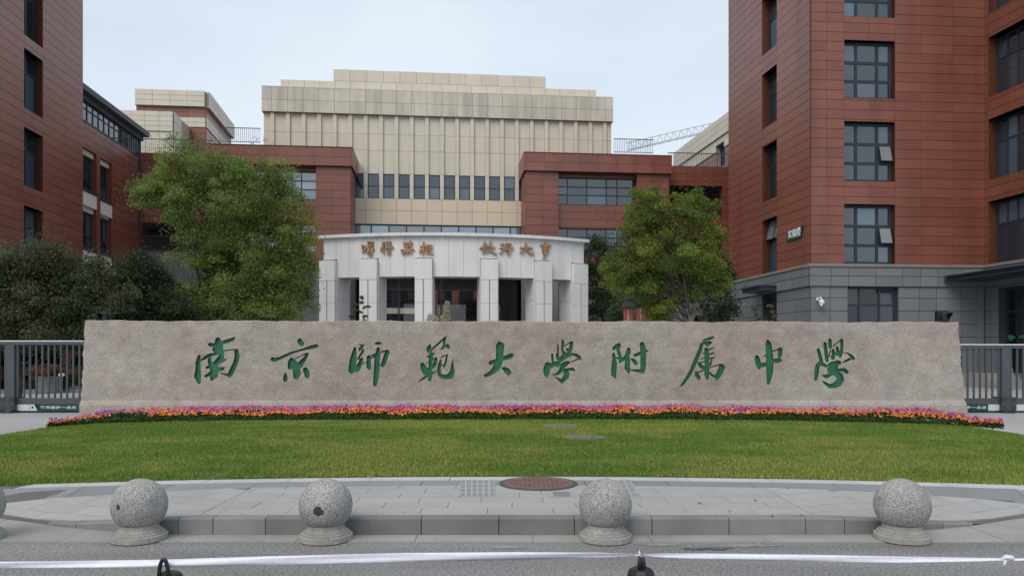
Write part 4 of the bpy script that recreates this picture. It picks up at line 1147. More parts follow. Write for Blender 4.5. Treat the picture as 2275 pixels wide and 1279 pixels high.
# ------------------------------------------------ red wings with projecting pavilions
def wing(name, label, pav, link, side):
    """pav: photo columns of the pavilion, link: of the recessed wing; side: which end carries the visible return."""
    ps, cs = PP.s, PC.s
    w = thing(name, tuple(PP.pt(ps((pav[0] + pav[1]) / 2), 0)), label, 'building')
    cl = Cladding(w)
    ztop = (PP.z(1200, 343.5) + PP.z(700, 329)) / 2
    zpar = (PP.z(1200, 384.5) + PP.z(700, 367)) / 2
    a, b = ps(pav[0]), ps(pav[1])
    pier = 2.42
    zr_ = lambda y: PP.z(1325, y)
    win = [(a + pier, b - pier, zr_(453), zr_(392)), (a + pier, b - pier, zr_(566), zr_(505))]
    zgs = PP.z(1325, 610)
    crs = .56
    jz = [zpar - crs * k for k in range(1, 20)]
    # bay wall set back between the two piers
    backing(w, PP, a + pier - .01, b - pier + .01, zgs, zpar, M['terra_dark'], win, .4, 'bay_wall', -.55)
    clad(cl, PP, a + pier, b - pier, zgs, zpar, lin(a + pier, b - pier, 5), jz, M['terracotta'], win, .022, .035, -.55)
    for k, (s0, s1, z0, z1) in enumerate(win):
        window(w, PP, s0 + .02, s1 - .02, z0, z1, -.62, (.5, 1, 1, .55, .9), (.37, .30, .33), .075, glass='glass_sky' if side < 0 else 'glass')
    backing(w, PP, a + pier - .01, b - pier + .01, 0, zgs, M['grey_dark'], (), .4, 'ground_wall', -.55)
    clad(cl, PP, a + pier, b - pier, .1, zgs, lin(a + pier, b - pier, 5), [1.3, 2.6, 3.9], M['grey_stone'], (), .03, .03, -.55)
    for p0, p1 in ((a, a + pier), (b - pier, b)):
        mb = MB(); mb.pbox(PP, p0, p1, 0, zpar, -3.0, 0); obj('pier', mb, M['terra_dark'], w)
        clad(cl, PP, p0, p1, zgs, zpar, [(p0 + p1) / 2], jz, M['terracotta'])
        clad(cl, PP, p0, p1, .1, zgs, [], [1.3, 2.6], M['grey_stone'], (), .03, .03)
    mb = MB(); mb.pbox(PP, a - .15, b + .15, zpar, ztop - .02, -3.4, .30); obj('parapet', mb, M['terra_dark'], w)
    clad(cl, PP, a - .16, b + .16, zpar, ztop, lin(a, b, 9), [(zpar + ztop) / 2], M['terracotta'], (), .022, .035, .30)
    mb = MB(); mb.pbox(PP, a - .19, b + .19, ztop, ztop + .07, -3.4, .36); obj('coping', mb, M['terra_dark'], w)
    # returns of the pavilion
    for sp, sg in ((a, -1), (b, 1)):
        SP = Plane(PP.pt(sp, 0).to_2d(), -PP.n, PP.u * sg)
        clad(cl, SP, 0.0, 3.0, zgs, zpar, [1.5], jz, M['terracotta'])
        clad(cl, SP, 0.0, 3.0, .1, zgs, [1.5], [1.3, 2.6, 3.9], M['ledge'])
        SP2 = Plane(PP.pt(sp + sg * .15, 0, .30).to_2d(), -PP.n, PP.u * sg)
        clad(cl, SP2, 0.0, 3.4, zpar, ztop, [1.7], [(zpar + ztop) / 2], M['terracotta'])
    # recessed wing with loggias
    l0, l1 = cs(link[0]), cs(link[1])
    zt = PC.z(1550, 371)
    ops = []
    if side < 0: ops = [(cs(293), cs(293) + 7.2, PC.z(340, 557), PC.z(340, 495)), (cs(300), cs(300) + 7.0, PC.z(340, 450), PC.z(340, 398))]
    else: ops = [(cs(1488), cs(1605), PC.z(1550, 482), PC.z(1550, 413)), (cs(1488), cs(1605), PC.z(1550, 598), PC.z(1550, 528))]
    zg2 = PC.z(1550, 590) if side > 0 else PC.z(300, 560)
    backing(w, PC, l0, l1, 0, zt, M['terra_dark'], ops, .45, 'wing_wall')
    clad(cl, PC, l0, l1, zg2, zt, lin(l0, l1, 5), [zt - .56 * k for k in range(1, 24)], M['terracotta'], ops)
    clad(cl, PC, l0, l1, .1, zg2, lin(l0, l1, 6), [1.3, 2.6, 3.9], M['grey_stone'], ops, .03, .03)
    for (s0, s1, z0, z1) in ops:
        mb = MB()
        mb.pbox(PC, s0 - .3, s1 + .3, z0 - .3, z0, -3.2, -.46); mb.pbox(PC, s0 - .3, s1 + .3, z1, z1 + .3, -3.2, -.46); mb.pbox(PC, s0 - .3, s1 + .3, z0, z1, -3.4, -3.2)
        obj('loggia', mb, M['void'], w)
        mb = MB(); zz_ = z0 + 1.12
        mb.pbox(PC, s0, s1, zz_ - .05, zz_, -.25, -.19); mb.pbox(PC, s0, s1, z0 + .1, z0 + .14, -.24, -.20)
        s_ = s0 + .08
        while s_ < s1: mb.pbox(PC, s_, s_ + .025, z0 + .14, zz_ - .05, -.235, -.21); s_ += .15
        obj('balcony_railing', mb, M['metal_dark'], w)
    core(w, [PC.pt(l0, 0, -3.5), PC.pt(l1, 0, -3.5), PC.pt(l1, 0, -12), PC.pt(l0, 0, -12)], 0, zt - .05, M['terra_dark'])
    q0, q1 = (min(l0, a), max(l1, b))
    mb = MB(); mb.pbox(PC, l0, l1, zt - .3, zt - .01, -12, -.46); obj('roof', mb, M['roofing'], w)
    mb = MB(); mb.pbox(PP, a, b, zpar, ztop - .25, -8, -3.41); obj('pavilion_roof', mb, M['roofing'], w)
    cl.build()
    return ztop, zt
zt1, zl1 = wing('terracotta_wing', 'terracotta wing whose pavilion stands beside the portal and the loggia near the laboratory block', (1168.5, 1485), (1484, 1640), 1)
zt0, zl0 = wing('terracotta_wing', 'terracotta wing with loggia balconies half hidden behind the broad green tree', (468, 778), (249, 470), -1)

# roof railings
def railing(pl, s0, s1, z, o, label, h=1.15, sp=.14):
    t = thing('roof_railing', tuple(pl.pt((s0 + s1) / 2, z, o)), label, 'railing')
    mb = MB(); mb.pbox(pl, s0, s1, z + h - .05, z + h, o - .03, o + .03); obj('top_rail', mb, M['metal_dark'], t)
    mb = MB(); mb.pbox(pl, s0, s1, z + .08, z + .12, o - .02, o + .02); obj('bottom_rail', mb, M['metal_dark'], t)
    mb = MB(); s = s0
    while s <= s1: mb.pbox(pl, s, s + .022, z, z + h - .05, o - .011, o + .011); s += sp
    stuff(obj('balusters', mb, M['metal_dark'], t))
railing(PC, PC.s(250), PC.s(470), zl0, -.3, 'dark metal railing on the roof edge above the loggia wing')
railing(PC, PC.s(1487), PC.s(1640), zl1, -.3, 'dark metal railing on the roof edge beside the laboratory block')
railing(PM, PM.s(492), PM.s(583), PM.z(540, 323), .6, 'dark roof railing at the end of the cream hall above the tree')
railing(PM, PM.s(1360), PM.s(1446), PM.z(1400, 346), .6, 'dark roof railing between the cream hall and the crane')

# ------------------------------------------------ far buildings and the crane
dFar = 78.0
FL = Plane(Vector(((457 - HX) / F * dFar, dFar)), u5)
fs = FL.s
far = thing('cream_red_block', tuple(FL.pt(fs(400), 0)), 'distant block banded in cream and red behind the roof railing', 'building')
FS = Plane(FL.p, depth_dir(905), (1, -.2))
z1, z2, z3, z4 = FL.z(457, 205), FL.z(457, 240), FL.z(457, 263), FL.z(457, 284)
s0 = fs(303); se = FS.s(513)
cl = Cladding(far)
core(far, [FL.pt(s0, 0, -.02), FL.pt(0, 0, -.02), FS.pt(se, 0, -.02), FL.pt(s0, 0, -20)], 0, z1 - .1, M['terra_dark'])
for pl, a, b, nj in ((FL, s0, 0, 5), (FS, 0, se, 7)):
    for za, zb_, m, oo, jj in ((z2, z1, 'beige', .35, [z2 + (z1 - z2) * k / 3 for k in (1, 2)]), (z3, z2, 'terracotta', 0, [z3 + .6]), (z4, z3, 'beige', .1, [(z3 + z4) / 2]), (4, z4, 'terracotta', 0, [z4 - .6 * k for k in range(1, 12)])):
        clad(cl, pl, a, b, za, zb_, lin(a, b, nj), jj, M[m], (), .03, .06, oo)
        if oo > .05: 
            mb = MB(); mb.pbox(pl, a, b, za, zb_ - .02, 0, oo); obj('band', mb, M['beige_dark'], far)
cl.build()
FL2 = FL.shifted(5.0)
far2 = thing('low_cream_block', tuple(FL2.pt(FL2.s(330), 0)), 'lower plain cream block in front of the banded distant block', 'building')
cl = Cladding(far2)
a, b = FL2.s(200), FL2.s(385); zz1 = FL2.z(385, 249); zz2 = FL2.z(385, 293)
core(far2, [FL2.pt(a, 0, -.02), FL2.pt(b, 0, -.02), FL2.pt(b, 0, -4.8), FL2.pt(a, 0, -4.8)], 0, zz1 - .05, M['beige_dark'])
clad(cl, FL2, a, b, zz2, zz1, lin(a, b, 7), [zz2 + (zz1 - zz2) * k / 4 for k in (1, 2, 3)], M['beige'], (), .03, .06, .12)
clad(cl, FL2, a, b, 6, zz2, lin(a, b, 7), [zz2 - .8 * k for k in range(1, 8)], M['beige'], (), .03, .06, 0)
S2 = Plane(FL2.pt(b, 0).to_2d(), depth_dir(905), (1, -.2)); clad(cl, S2, 0, 4.8, 6, zz1, [2.4], [zz2, (zz1 + zz2) / 2], M['beige'], (), .03, .06, .05)
cl.build()

dQ = 66.0
QP = Plane(Vector(((1620 - HX) / F * dQ, dQ)), depth_dir(905), (-1, -.2))
qb = thing('cream_annex', tuple(QP.pt(5, 0)), 'cream clad annex with red lower storey rising behind the roof railing', 'building')
cl = Cladding(qb)
qe = QP.s(1503); zt_ = QP.z(1560, 297); zm_ = QP.z(1560, 336)
op = [(QP.s(1612), QP.s(1594), QP.z(1600, 372), QP.z(1600, 322))]
backing(qb, QP, -6, qe, 0, zt_, M['beige_dark'], op, .5)
clad(cl, QP, -6, qe, zm_, zt_, lin(-6, qe, 9), [zm_ + (zt_ - zm_) * k / 3 for k in (1, 2)], M['beige'], (), .03, .06, .25)
clad(cl, QP, -6, qe, zm_ - 1.1, zm_, lin(-6, qe, 9), [], M['beige'], op, .03, .06, .1)
clad(cl, QP, -6, qe, 2, zm_ - 1.1, lin(-6, qe, 9), [zm_ - 1.1 - .6 * k for k in range(1, 12)], M['terracotta'], op, .03, .05)
mb = MB(); mb.pbox(QP, -6, qe, zm_ + .02, zt_ - .02, 0, .25); obj('fascia_core', mb, M['beige_dark'], qb)
for a, b, c_, d_ in op: window(qb, QP, a, b, c_, d_, -.3, (1, 1), (1, 1), .1, glass='glass_dark')
core(qb, [QP.pt(-6, 0, -.52), QP.pt(qe, 0, -.52), QP.pt(qe, 0, -14), QP.pt(-6, 0, -14)], 0, zt_ - .1, M['beige_dark'])
cl.build()

dK = 190.0
A, B = at_depth(1395, 334, dK), at_depth(1585, 290, dK)
crane = thing('tower_crane', (B.x + 6, B.y, 0), 'pale lattice jib of a distant tower crane above the roofs', 'crane')
mb = MB(); ax = (B - A); L_ = ax.length; ax.normalize(); up = Vector((0, 0, 1)); sd = ax.cross(up).normalized(); up = sd.cross(ax)
hgt_ = 1.9; n_ = int(L_ / 1.9)
ch = [lambda t, o=o: A + ax * t + o for o in (sd * .7, sd * -.7, up * hgt_)]
for f in ch: mb.tube([f(0), f(L_ + 14)], .11, 4)
obj('jib_chords', mb, M['crane'], crane)
mb = MB(); n_ = int((L_ + 14) / 1.9)
for k in range(n_):
    t0, t1, tm = k * 1.9, (k + 1) * 1.9, (k + .5) * 1.9
    for f in ch[:2]: mb.tube([f(t0), ch[2](tm)], .06, 3, False); mb.tube([ch[2](tm), f(t1)], .06, 3, False)
    mb.tube([ch[0](t0), ch[1](t1)], .05, 3, False)
stuff(obj('jib_lattice', mb, M['crane'], crane))
mb = MB(); e = ch[0](L_ + 14)
for dx in (-.8, .8):
    for dy in (-.8, .8): mb.tube([(e.x + dx, e.y + dy, 0), (e.x + dx, e.y + dy, e.z + 4)], .12, 4)
obj('mast', mb, M['crane'], crane)

# ------------------------------------------------ white curved portal
Lp = Vector((-12.17, 47.2)); Rp = Vector((4.9, 48.75))
ch_ = Rp - Lp; chord = ch_.length; mid = (Lp + Rp) / 2; nn = Vector((ch_.y, -ch_.x)).normalized()
if nn.y > 0: nn = -nn
sag = 1.95; RAD = (chord * chord / 4 + sag * sag) / (2 * sag); CC = mid - nn * (RAD - sag)
def arc_at(px, r=None):                              # where the view column meets the outer arc
    r = r or RAD; dx = Vector(((px - HX) / F, 1.0)); a = dx.dot(dx); b = -2 * dx.dot(CC); c = CC.dot(CC) - r * r
    t = (-b - math.sqrt(b * b - 4 * a * c)) / (2 * a); q = dx * t; v = q - CC; return math.atan2(v.y, v.x), t
def arc_pt(th, r, z): return Vector((CC.x + r * math.cos(th), CC.y + r * math.sin(th), z))
def pz(px, py): return CH + (HY - py) / F * arc_at(px)[1]
portal = thing('entrance_portal', tuple(arc_pt(arc_at(1000)[0], RAD, 0)), 'white curved stone portal with square piers and bronze characters', 'portal')
zp1 = pz(1000, 525); zp0 = pz(1000, 614); zcap = pz(1000, 518)
tA, tB = arc_at(719)[0], arc_at(1297)[0]
def arc_box(mb, ta, tb, r0, r1, z0, z1, n=1):
    for k in range(n):
        a, b = ta + (tb - ta) * k / n, ta + (tb - ta) * (k + 1) / n
        q = [arc_pt(a, r1, 0), arc_pt(b, r1, 0), arc_pt(b, r0, 0), arc_pt(a, r0, 0)]
        if (q[1] - q[0]).cross(q[2] - q[1]).z < 0: q = q[::-1]
        mb.hexa([(p.x, p.y, z0) for p in q] + [(p.x, p.y, z1) for p in q])
mb = MB(); arc_box(mb, tA, tB, RAD - 1.5, RAD - .06, zp0 + .03, zp1, 30); obj('fascia_core', mb, M['white_joint'], portal)
NF = 19
for k in range(NF):
    a = tA + (tB - tA) * k / NF; b = tA + (tB - tA) * (k + 1) / NF; g = .00035 * (1 if tB > tA else -1)
    mb = MB(); arc_box(mb, a + g, b - g, RAD - .055, RAD, zp0, zp1, 2); obj('fascia_panel', mb, M['white_stone'], portal)
tC, tD = arc_at(712)[0], arc_at(1304)[0]
for k in range(13):
    a = tC + (tD - tC) * k / 13; b = tC + (tD - tC) * (k + 1) / 13; g = .0004 * (1 if tB > tA else -1)
    mb = MB(); arc_box(mb, a + g, b - g, RAD - 1.8, RAD + .28, zp1 + .005, zcap, 2); obj('coping_stone', mb, M['white_stone'], portal)
tops = [580, 576.5, 575.5, 577, 581.5, 587.5]
for (x0, x1), ty in zip(((711, 745), (800, 838), (922, 960), (1068, 1106), (1190, 1225), (1274, 1304)), tops):
    a, b = arc_at(x0, RAD + .22)[0], arc_at(x1, RAD + .22)[0]; zt_ = pz((x0 + x1) / 2, ty)
    if x0 < 720: a = tA - (tB - tA) * .006
    if x1 > 1300: b = tB + (tB - tA) * .006
    z622 = zt_ - 1.28
    g = (b - a)
    mb = MB(); arc_box(mb, a, b, RAD - .001, RAD + .34, z622 + .012, zt_, 2); obj('pier_block', mb, M['white_stone'], portal)
    mb = MB(); arc_box(mb, a - g * .018, b + g * .018, RAD + .0005, RAD + .004, z622 + .012, zt_ + .085, 2); obj('pier_joint_shadow', mb, M['grey_dark'], portal)  # dark plate edging the block: joint with its shadow line painted in
    mb = MB(); arc_box(mb, a, b, RAD - 1.5, RAD - .06, 0, zp0 + .03, 1); arc_box(mb, a + g * .03, b - g * .03, RAD - .06, RAD + .22, 0, z622 + .01, 1); obj('pier_core', mb, M['white_joint'], portal)
    for f0, f1 in ((0, .47), (.53, 1)):
        z = z622
        for kk in range(5):
            z_ = max(.02, z - 1.42); mb = MB(); arc_box(mb, a + g * f0, a + g * f1, RAD + .02, RAD + .33, z_ + .008, z - .008, 1); obj('pier_stone', mb, M['white_stone'], portal); z = z_
            if z <= .05: break
    for s_ in (a, b):                                # side faces of the pier
        sgn = 1 if (s_ == a) == (tB > tA) else -1
        z = zp0 + .02
        for kk in range(5):
            z_ = max(.02, z - 1.42); mb = MB(); e = .0016
            arc_box(mb, s_ - e * sgn, s_ + e * sgn * .2, RAD - 1.5, RAD + .015, z_ + .008, z - .008, 1); obj('pier_side', mb, M['white_stone'], portal); z = z_
            if z <= .05: break
BR = [((790, 520), 2275 / 210.0, [
   [[(170,270,18),(170,350,18)],[(170,275,16),(240,285,18),(225,350,16)],[(180,420,26),(240,390,20),(265,330,18)],[(300,190,14),(440,195,16)],[(310,190,12),(310,260,12),(430,260,12),(440,200,12)],[(370,195,10),(370,255,10)],[(300,300,12),(440,300,12)],[(330,340,12),(450,350,12)],[(310,400,14),(460,370,14)],[(280,460,16),(400,420,12)],[(420,340,14),(420,440,18),(390,510,22),(340,520,18)],[(320,450,18)]],
   [[(690,200,22),(650,260,18)],[(700,270,18),(640,320,18),(615,400,20)],[(670,330,18),(685,470,14)],[(760,190,14),(760,260,14),(860,260,14),(860,190,14),(760,190,14)],[(760,225,8),(860,225,8)],[(740,310,12),(850,295,14)],[(720,350,14),(910,320,22)],[(760,390,16),(790,410,14)],[(850,330,18),(840,440,20),(810,490,22),(770,470,14)]],
   [[(1160,220,16),(1370,220,18)],[(1190,190,16),(1195,250,14)],[(1320,170,18),(1320,250,16)],[(1170,290,16),(1350,285,16)],[(1200,320,12),(1220,340,12)],[(1300,320,14)],[(1110,395,24),(1250,380,16),(1400,375,24)],[(1250,290,18),(1250,490,18)],[(1240,400,16),(1140,465,26)],[(1270,400,16),(1340,455,26)]],
   [[(1640,190,18),(1630,330,18),(1625,500,20)],[(1570,310,18),(1690,300,16)],[(1630,340,16),(1540,430,16)],[(1650,350,12),(1680,380,12)],[(1720,270,14),(1830,275,20),(1830,350,14)],[(1720,310,12),(1820,315,10)],[(1720,360,12),(1820,360,14)],[(1715,270,14),(1710,470,18)],[(1720,410,14),(1810,410,16)],[(1720,465,18),(1850,465,22)]]]),
 ((1050, 520), 2275 / 200.0, [
   [[(300,220,22),(250,320,20),(190,375,20)],[(270,300,18),(260,500,20)],[(340,240,14),(350,370,14)],[(300,300,12),(400,300,12)],[(320,370,16),(320,430,14),(400,430,14),(390,370,14)],[(450,200,22),(410,330,18)],[(400,330,14),(540,330,22)],[(500,350,14),(440,420,18),(330,470,18)],[(420,380,14),(480,460,20),(580,500,26)]],
   [[(720,270,22),(780,260,20)],[(700,360,26),(780,340,20)],[(770,370,18),(750,450,16),(690,485,26)],[(835,245,14),(840,330,14),(945,330,14),(960,245,14),(835,245,14)],[(840,290,8),(950,290,8)],[(830,380,14),(830,420,14),(1010,350,24)],[(850,420,12),(950,410,14)],[(860,460,14),(900,460,14)],[(940,420,16),(910,500,22),(880,520,20)]],
   [[(1335,245,22),(1325,360,20)],[(1215,360,26),(1330,350,16),(1480,345,26)],[(1320,370,20),(1270,450,18),(1210,475,30)],[(1340,380,20),(1420,480,28),(1510,490,30)]],
   [[(1720,300,24),(1780,275,16),(1950,290,26)],[(1820,235,18),(1820,300,16)],[(1770,310,14),(1770,360,14),(1880,350,14),(1880,310,14),(1770,310,14)],[(1750,410,16),(1900,390,16)],[(1760,440,14),(1890,440,14),(1910,410,14)],[(1770,490,16),(1870,480,14)],[(1820,300,18),(1820,560,20),(1780,610,24)]]])]
for (ox, oy), sc, chars in BR:
    for st in chars:
        xs = [p[0] for s_ in st for p in s_]; ys_ = [p[1] for s_ in st for p in s_]
        x0, x1, y0, y1 = min(xs) - 40, max(xs) + 40, min(ys_) - 40, max(ys_) + 40
        gx, gy, D = field([[(p[0] - x0, p[1] - y0, p[2] * .92) for p in s_] for s_ in st], 5.0, x1 - x0, y1 - y0)
        ins, outs, segs = cells(gx, gy, D)
        cxp = ox + (x0 + x1) / 2 / sc; th, t_ = arc_at(cxp)
        rad = Vector((math.cos(th), math.sin(th), 0)); tan = Vector((-math.sin(th), math.cos(th), 0)); 
        if tan.x < 0: tan = -tan
        c0 = arc_pt(th, RAD, CH + (HY - (oy + (y0 + y1) / 2 / sc)) / F * t_)
        k_ = t_ / F / sc / max(.2, abs(tan.x) * 1.0)
        mb = MB(); ix = {}
        def cid(p, o):
            q = (round(p[0], 2), round(p[1], 2), o)
            if q not in ix: ix[q] = len(mb.v); mb.v.append(c0 + tan * ((p[0] + x0 - (x0 + x1) / 2) * k_) - Vector((0, 0, 1)) * ((p[1] + y0 - (y0 + y1) / 2) * t_ / F / sc) + rad * o)
            return ix[q]
        for p in ins: mb.f.append(tuple(cid(e, .16) for e in p)[::-1])
        for a_, b_ in segs: mb.f.append((cid(a_, .02), cid(b_, .02), cid(b_, .16), cid(a_, .16)))
        obj('bronze_character', mb, M['bronze'], portal)

# ================================================================== BOLLARDS
def bollard(px, label, first=None):
    b = on_ground(px, 1202, 0.0); b.y = 6.47; b.x = (px - HX) / F * b.y; b.z = .006
    if first is not None:
        t = dup(first); t.location = b; t['label'] = label; return t
    t = thing('stone_ball_bollard', tuple(b), label, 'bollard', 'granite ball bollards along the kerb')
    p = [(.226, 0), (.229, .004), (.229, .046), (.224, .051), (.205, .052), (.205, .066), (.201, .070), (.184, .071), (.184, .083), (.180, .087), (.166, .090), (.160, .100), (.158, .15)]
    mb = MB(); mb.lathe(tuple(b), p, 48); obj('base', mb, M['granite_base'], t)
    prof = []
    for k in range(25):
        w = math.pi * (.262 + .738 * k / 24) ; prof.append((max(.002, .229 * math.sin(w)), .296 - .229 * math.cos(w)))
    mb = MB(); mb.lathe(tuple(b), prof, 48); obj('ball', mb, M['granite'], t, True)
    return t
bl0 = bollard(310, 'speckled granite ball bollard with a dark chip on its side, second along the kerb')
o = bollard(724, 'granite ball bollard with a black stain on its face', bl0); o.rotation_euler = (0, 0, 1.3)
o = bollard(1345, 'granite ball bollard standing before the slotted cover beside the rusty manhole', bl0); o.rotation_euler = (0, 0, 2.6)
o = bollard(2004, 'granite ball bollard by the dropped kerb, closest to the knot in the white tape', bl0); o.rotation_euler = (0, 0, 4.0)
o = bollard(-56, 'granite ball bollard by the dropped kerb at the far end from the knotted tape', bl0); o.rotation_euler = (0, 0, 5.1)
def chip(root, px, py, rx, ry, seed):
    ball_c = Vector((root.location.x, root.location.y, root.location.z + .296)); rr = random.Random(seed)
    r3 = Vector(((px - HX) / F, 1, (HY - py) / F)).normalized(); oc = Vector((0, 0, CH)) - ball_c
    b = oc.dot(r3); c = oc.dot(oc) - .2298 ** 2; t = -b - math.sqrt(max(0, b * b - c))
    hit = Vector((0, 0, CH)) + r3 * t; n = (hit - ball_c).normalized(); u = n.cross(Vector((0, 0, 1))).normalized(); v = u.cross(n)
    mb = MB(); pts = []
    for k in range(16):
        w = 2 * math.pi * k / 16; q = .75 + .4 * rr.random(); p = hit + u * math.cos(w) * rx / F * 6.3 * q + v * math.sin(w) * ry / F * 6.3 * q
        pts.append(ball_c + (p - ball_c).normalized() * .2298)
    mb.add(pts + [ball_c + n * .2305], [(k, (k + 1) % 16, 16) for k in range(16)])
    q = obj('stain', mb, M['stain']); off = root.location.copy()
    q.parent = root; q.matrix_parent_inverse = Matrix.Rotation(root.rotation_euler.z, 4, 'Z').inverted() @ Matrix.Translation(-off)
M['stain'] = pbr('dark_stain', (.045, .043, .04), .85, .3, 30.0, 120, .3)
chip(o0 := bl0, 262, 1126, 6, 6, 3)
for q in list(bpy.data.objects):
    if q.get('label', '').startswith('granite ball bollard with a black stain'): chip(q, 707, 1136, 12, 11, 5)

# ================================================================== BARRIER TAPE AND CONES
DT = 3.2
def cone(px, label, strap):
    c = at_depth(px, 1268, DT); b = Vector((c.x, c.y, 0))
    t = thing('traffic_cone', tuple(b), label, 'cone', 'black cones holding the tape')
    mb = MB(); mb.box(b.x - .19, b.x + .19, b.y - .19, b.y + .19, 0.001, .035); obj('foot', mb, M['black'], t)
    zt = .675 if strap == 'ring' else .695
    mb = MB(); mb.lathe(tuple(b), [(.15, .035), (.145, .06), (.064, zt - .06), (.056, zt - .026), (.046, zt - .012), (.03, zt - .004), (.012, zt)], 9); obj('body', mb, M['black'], t)
    mb = MB()
    if strap == 'ring':
        pts = [b + Vector((.0 + .028 * math.cos(w), -.03 * math.sin(w) * .6 - .005, zt - .005 + .055 * max(0, math.sin(w)) ** .7)) for w in lin(0, math.pi, 12)]
        pts = [b + Vector((-.008 + .02 * math.cos(w), -.034, zt - .03 + .088 * math.sin(w) ** .8 if math.sin(w) > 0 else zt - .03)) for w in lin(0.001, math.pi - .001, 14)]
        mb.tube(pts, .0085, 8)
    else:
        for dx in (-.009, .006):
            mb.tube([b + Vector((dx, -.02, zt - .02)), b + Vector((dx, -.024, zt + .02)), b + Vector((dx * .6, -.02, zt + .042)), b + Vector((0, -.014, zt + .048))], [.011, .011, .009, .005], 8)
    obj('handle', mb, M['black'], t, True)
    return t, zt
cone(376, 'black rubber cone whose loop handle lets the tape pass through', 'ring')
cone(1424, 'black rubber cone with the white tape tied to its upright handle', 'tie')
TP = [(-90, 1254, 13, 0), (120, 1253, 15, 0), (300, 1251, 16, 0), (374, 1250, 16, 0), (420, 1249, 17, .2), (600, 1244, 19, .2), (900, 1237, 20, .3), (1150, 1234, 17, .2), (1330, 1232, 11, .1), (1400, 1232, 5, 0), (1423, 1233, 3, 0), (1442, 1232, 5, 0), (1480, 1233, 9, .1), (1560, 1235, 13, .2), (1800, 1239, 15, .3), (2000, 1242, 14, .2), (2130, 1242, 10, .1), (2215, 1242, 6, 0), (2245, 1243, 6, 0), (2400, 1240, 8, 0)]
tape = thing('barrier_tape', tuple(at_depth(1137, 1240, DT)), 'white barrier tape stretched across the road between black cones', 'tape')
mb = MB(); V_ = []
SUB = 6
for (p, q) in zip(TP[:-1], TP[1:]):
    for k in range(SUB):
        t = k / SUB; V_.append([p[i] + (q[i] - p[i]) * t for i in range(4)])
V_.append(list(TP[-1]))
rows = []
for x, y, w, s in V_:
    ww = .004 * math.sin(x * .013) + .003 * math.sin(x * .05)
    r_ = []
    for f in (-.5, -.17, .17, .5):
        p = at_depth(x, y + f * w, DT + ww + .006 * math.sin(f * 5 + x * .01) - f * .012 * math.sin(x * .004)); r_.append(p)
    rows.append(r_)
n4 = len(rows)
vs = [p for r_ in rows for p in r_]; fs_ = []
for i in range(n4 - 1):
    for k in range(3): fs_.append((i * 4 + k, (i + 1) * 4 + k, (i + 1) * 4 + k + 1, i * 4 + k + 1))
mb.add(vs, fs_); ob = obj('ribbon', mb, M['tape'], tape, True)
sm = ob.modifiers.new('thickness', 'SOLIDIFY'); sm.thickness = .0012
mb = MB(); c = at_depth(1421, 1233, DT - .03)
mb.tube([c, c + Vector((-.001, 0, .012)), c + Vector((0, 0, .022))], [.004, .0045, .001], 6); mb.tube([c + Vector((-.02, 0, .002)), c, c + Vector((.012, 0, -.006))], .0022, 5); obj('tied_end', mb, M['tape'], tape)
mb = MB(); c = at_depth(2238, 1241, DT)
mb.tube([c + Vector((-.03, 0, 0)), c + Vector((-.012, -.012, .012)), c + Vector((.012, -.01, .008)), c + Vector((.022, .006, -.004)), c + Vector((0, .012, -.008)), c + Vector((-.016, -.008, -.004))], [.004, .011, .012, .010, .009, .005], 7)
mb.tube([c + Vector((-.014, -.01, -.004)), c + Vector((-.022, -.012, -.018)), c + Vector((-.02, -.01, -.034))], [.007, .006, .002], 6); obj('knot', mb, M['tape'], tape, True)

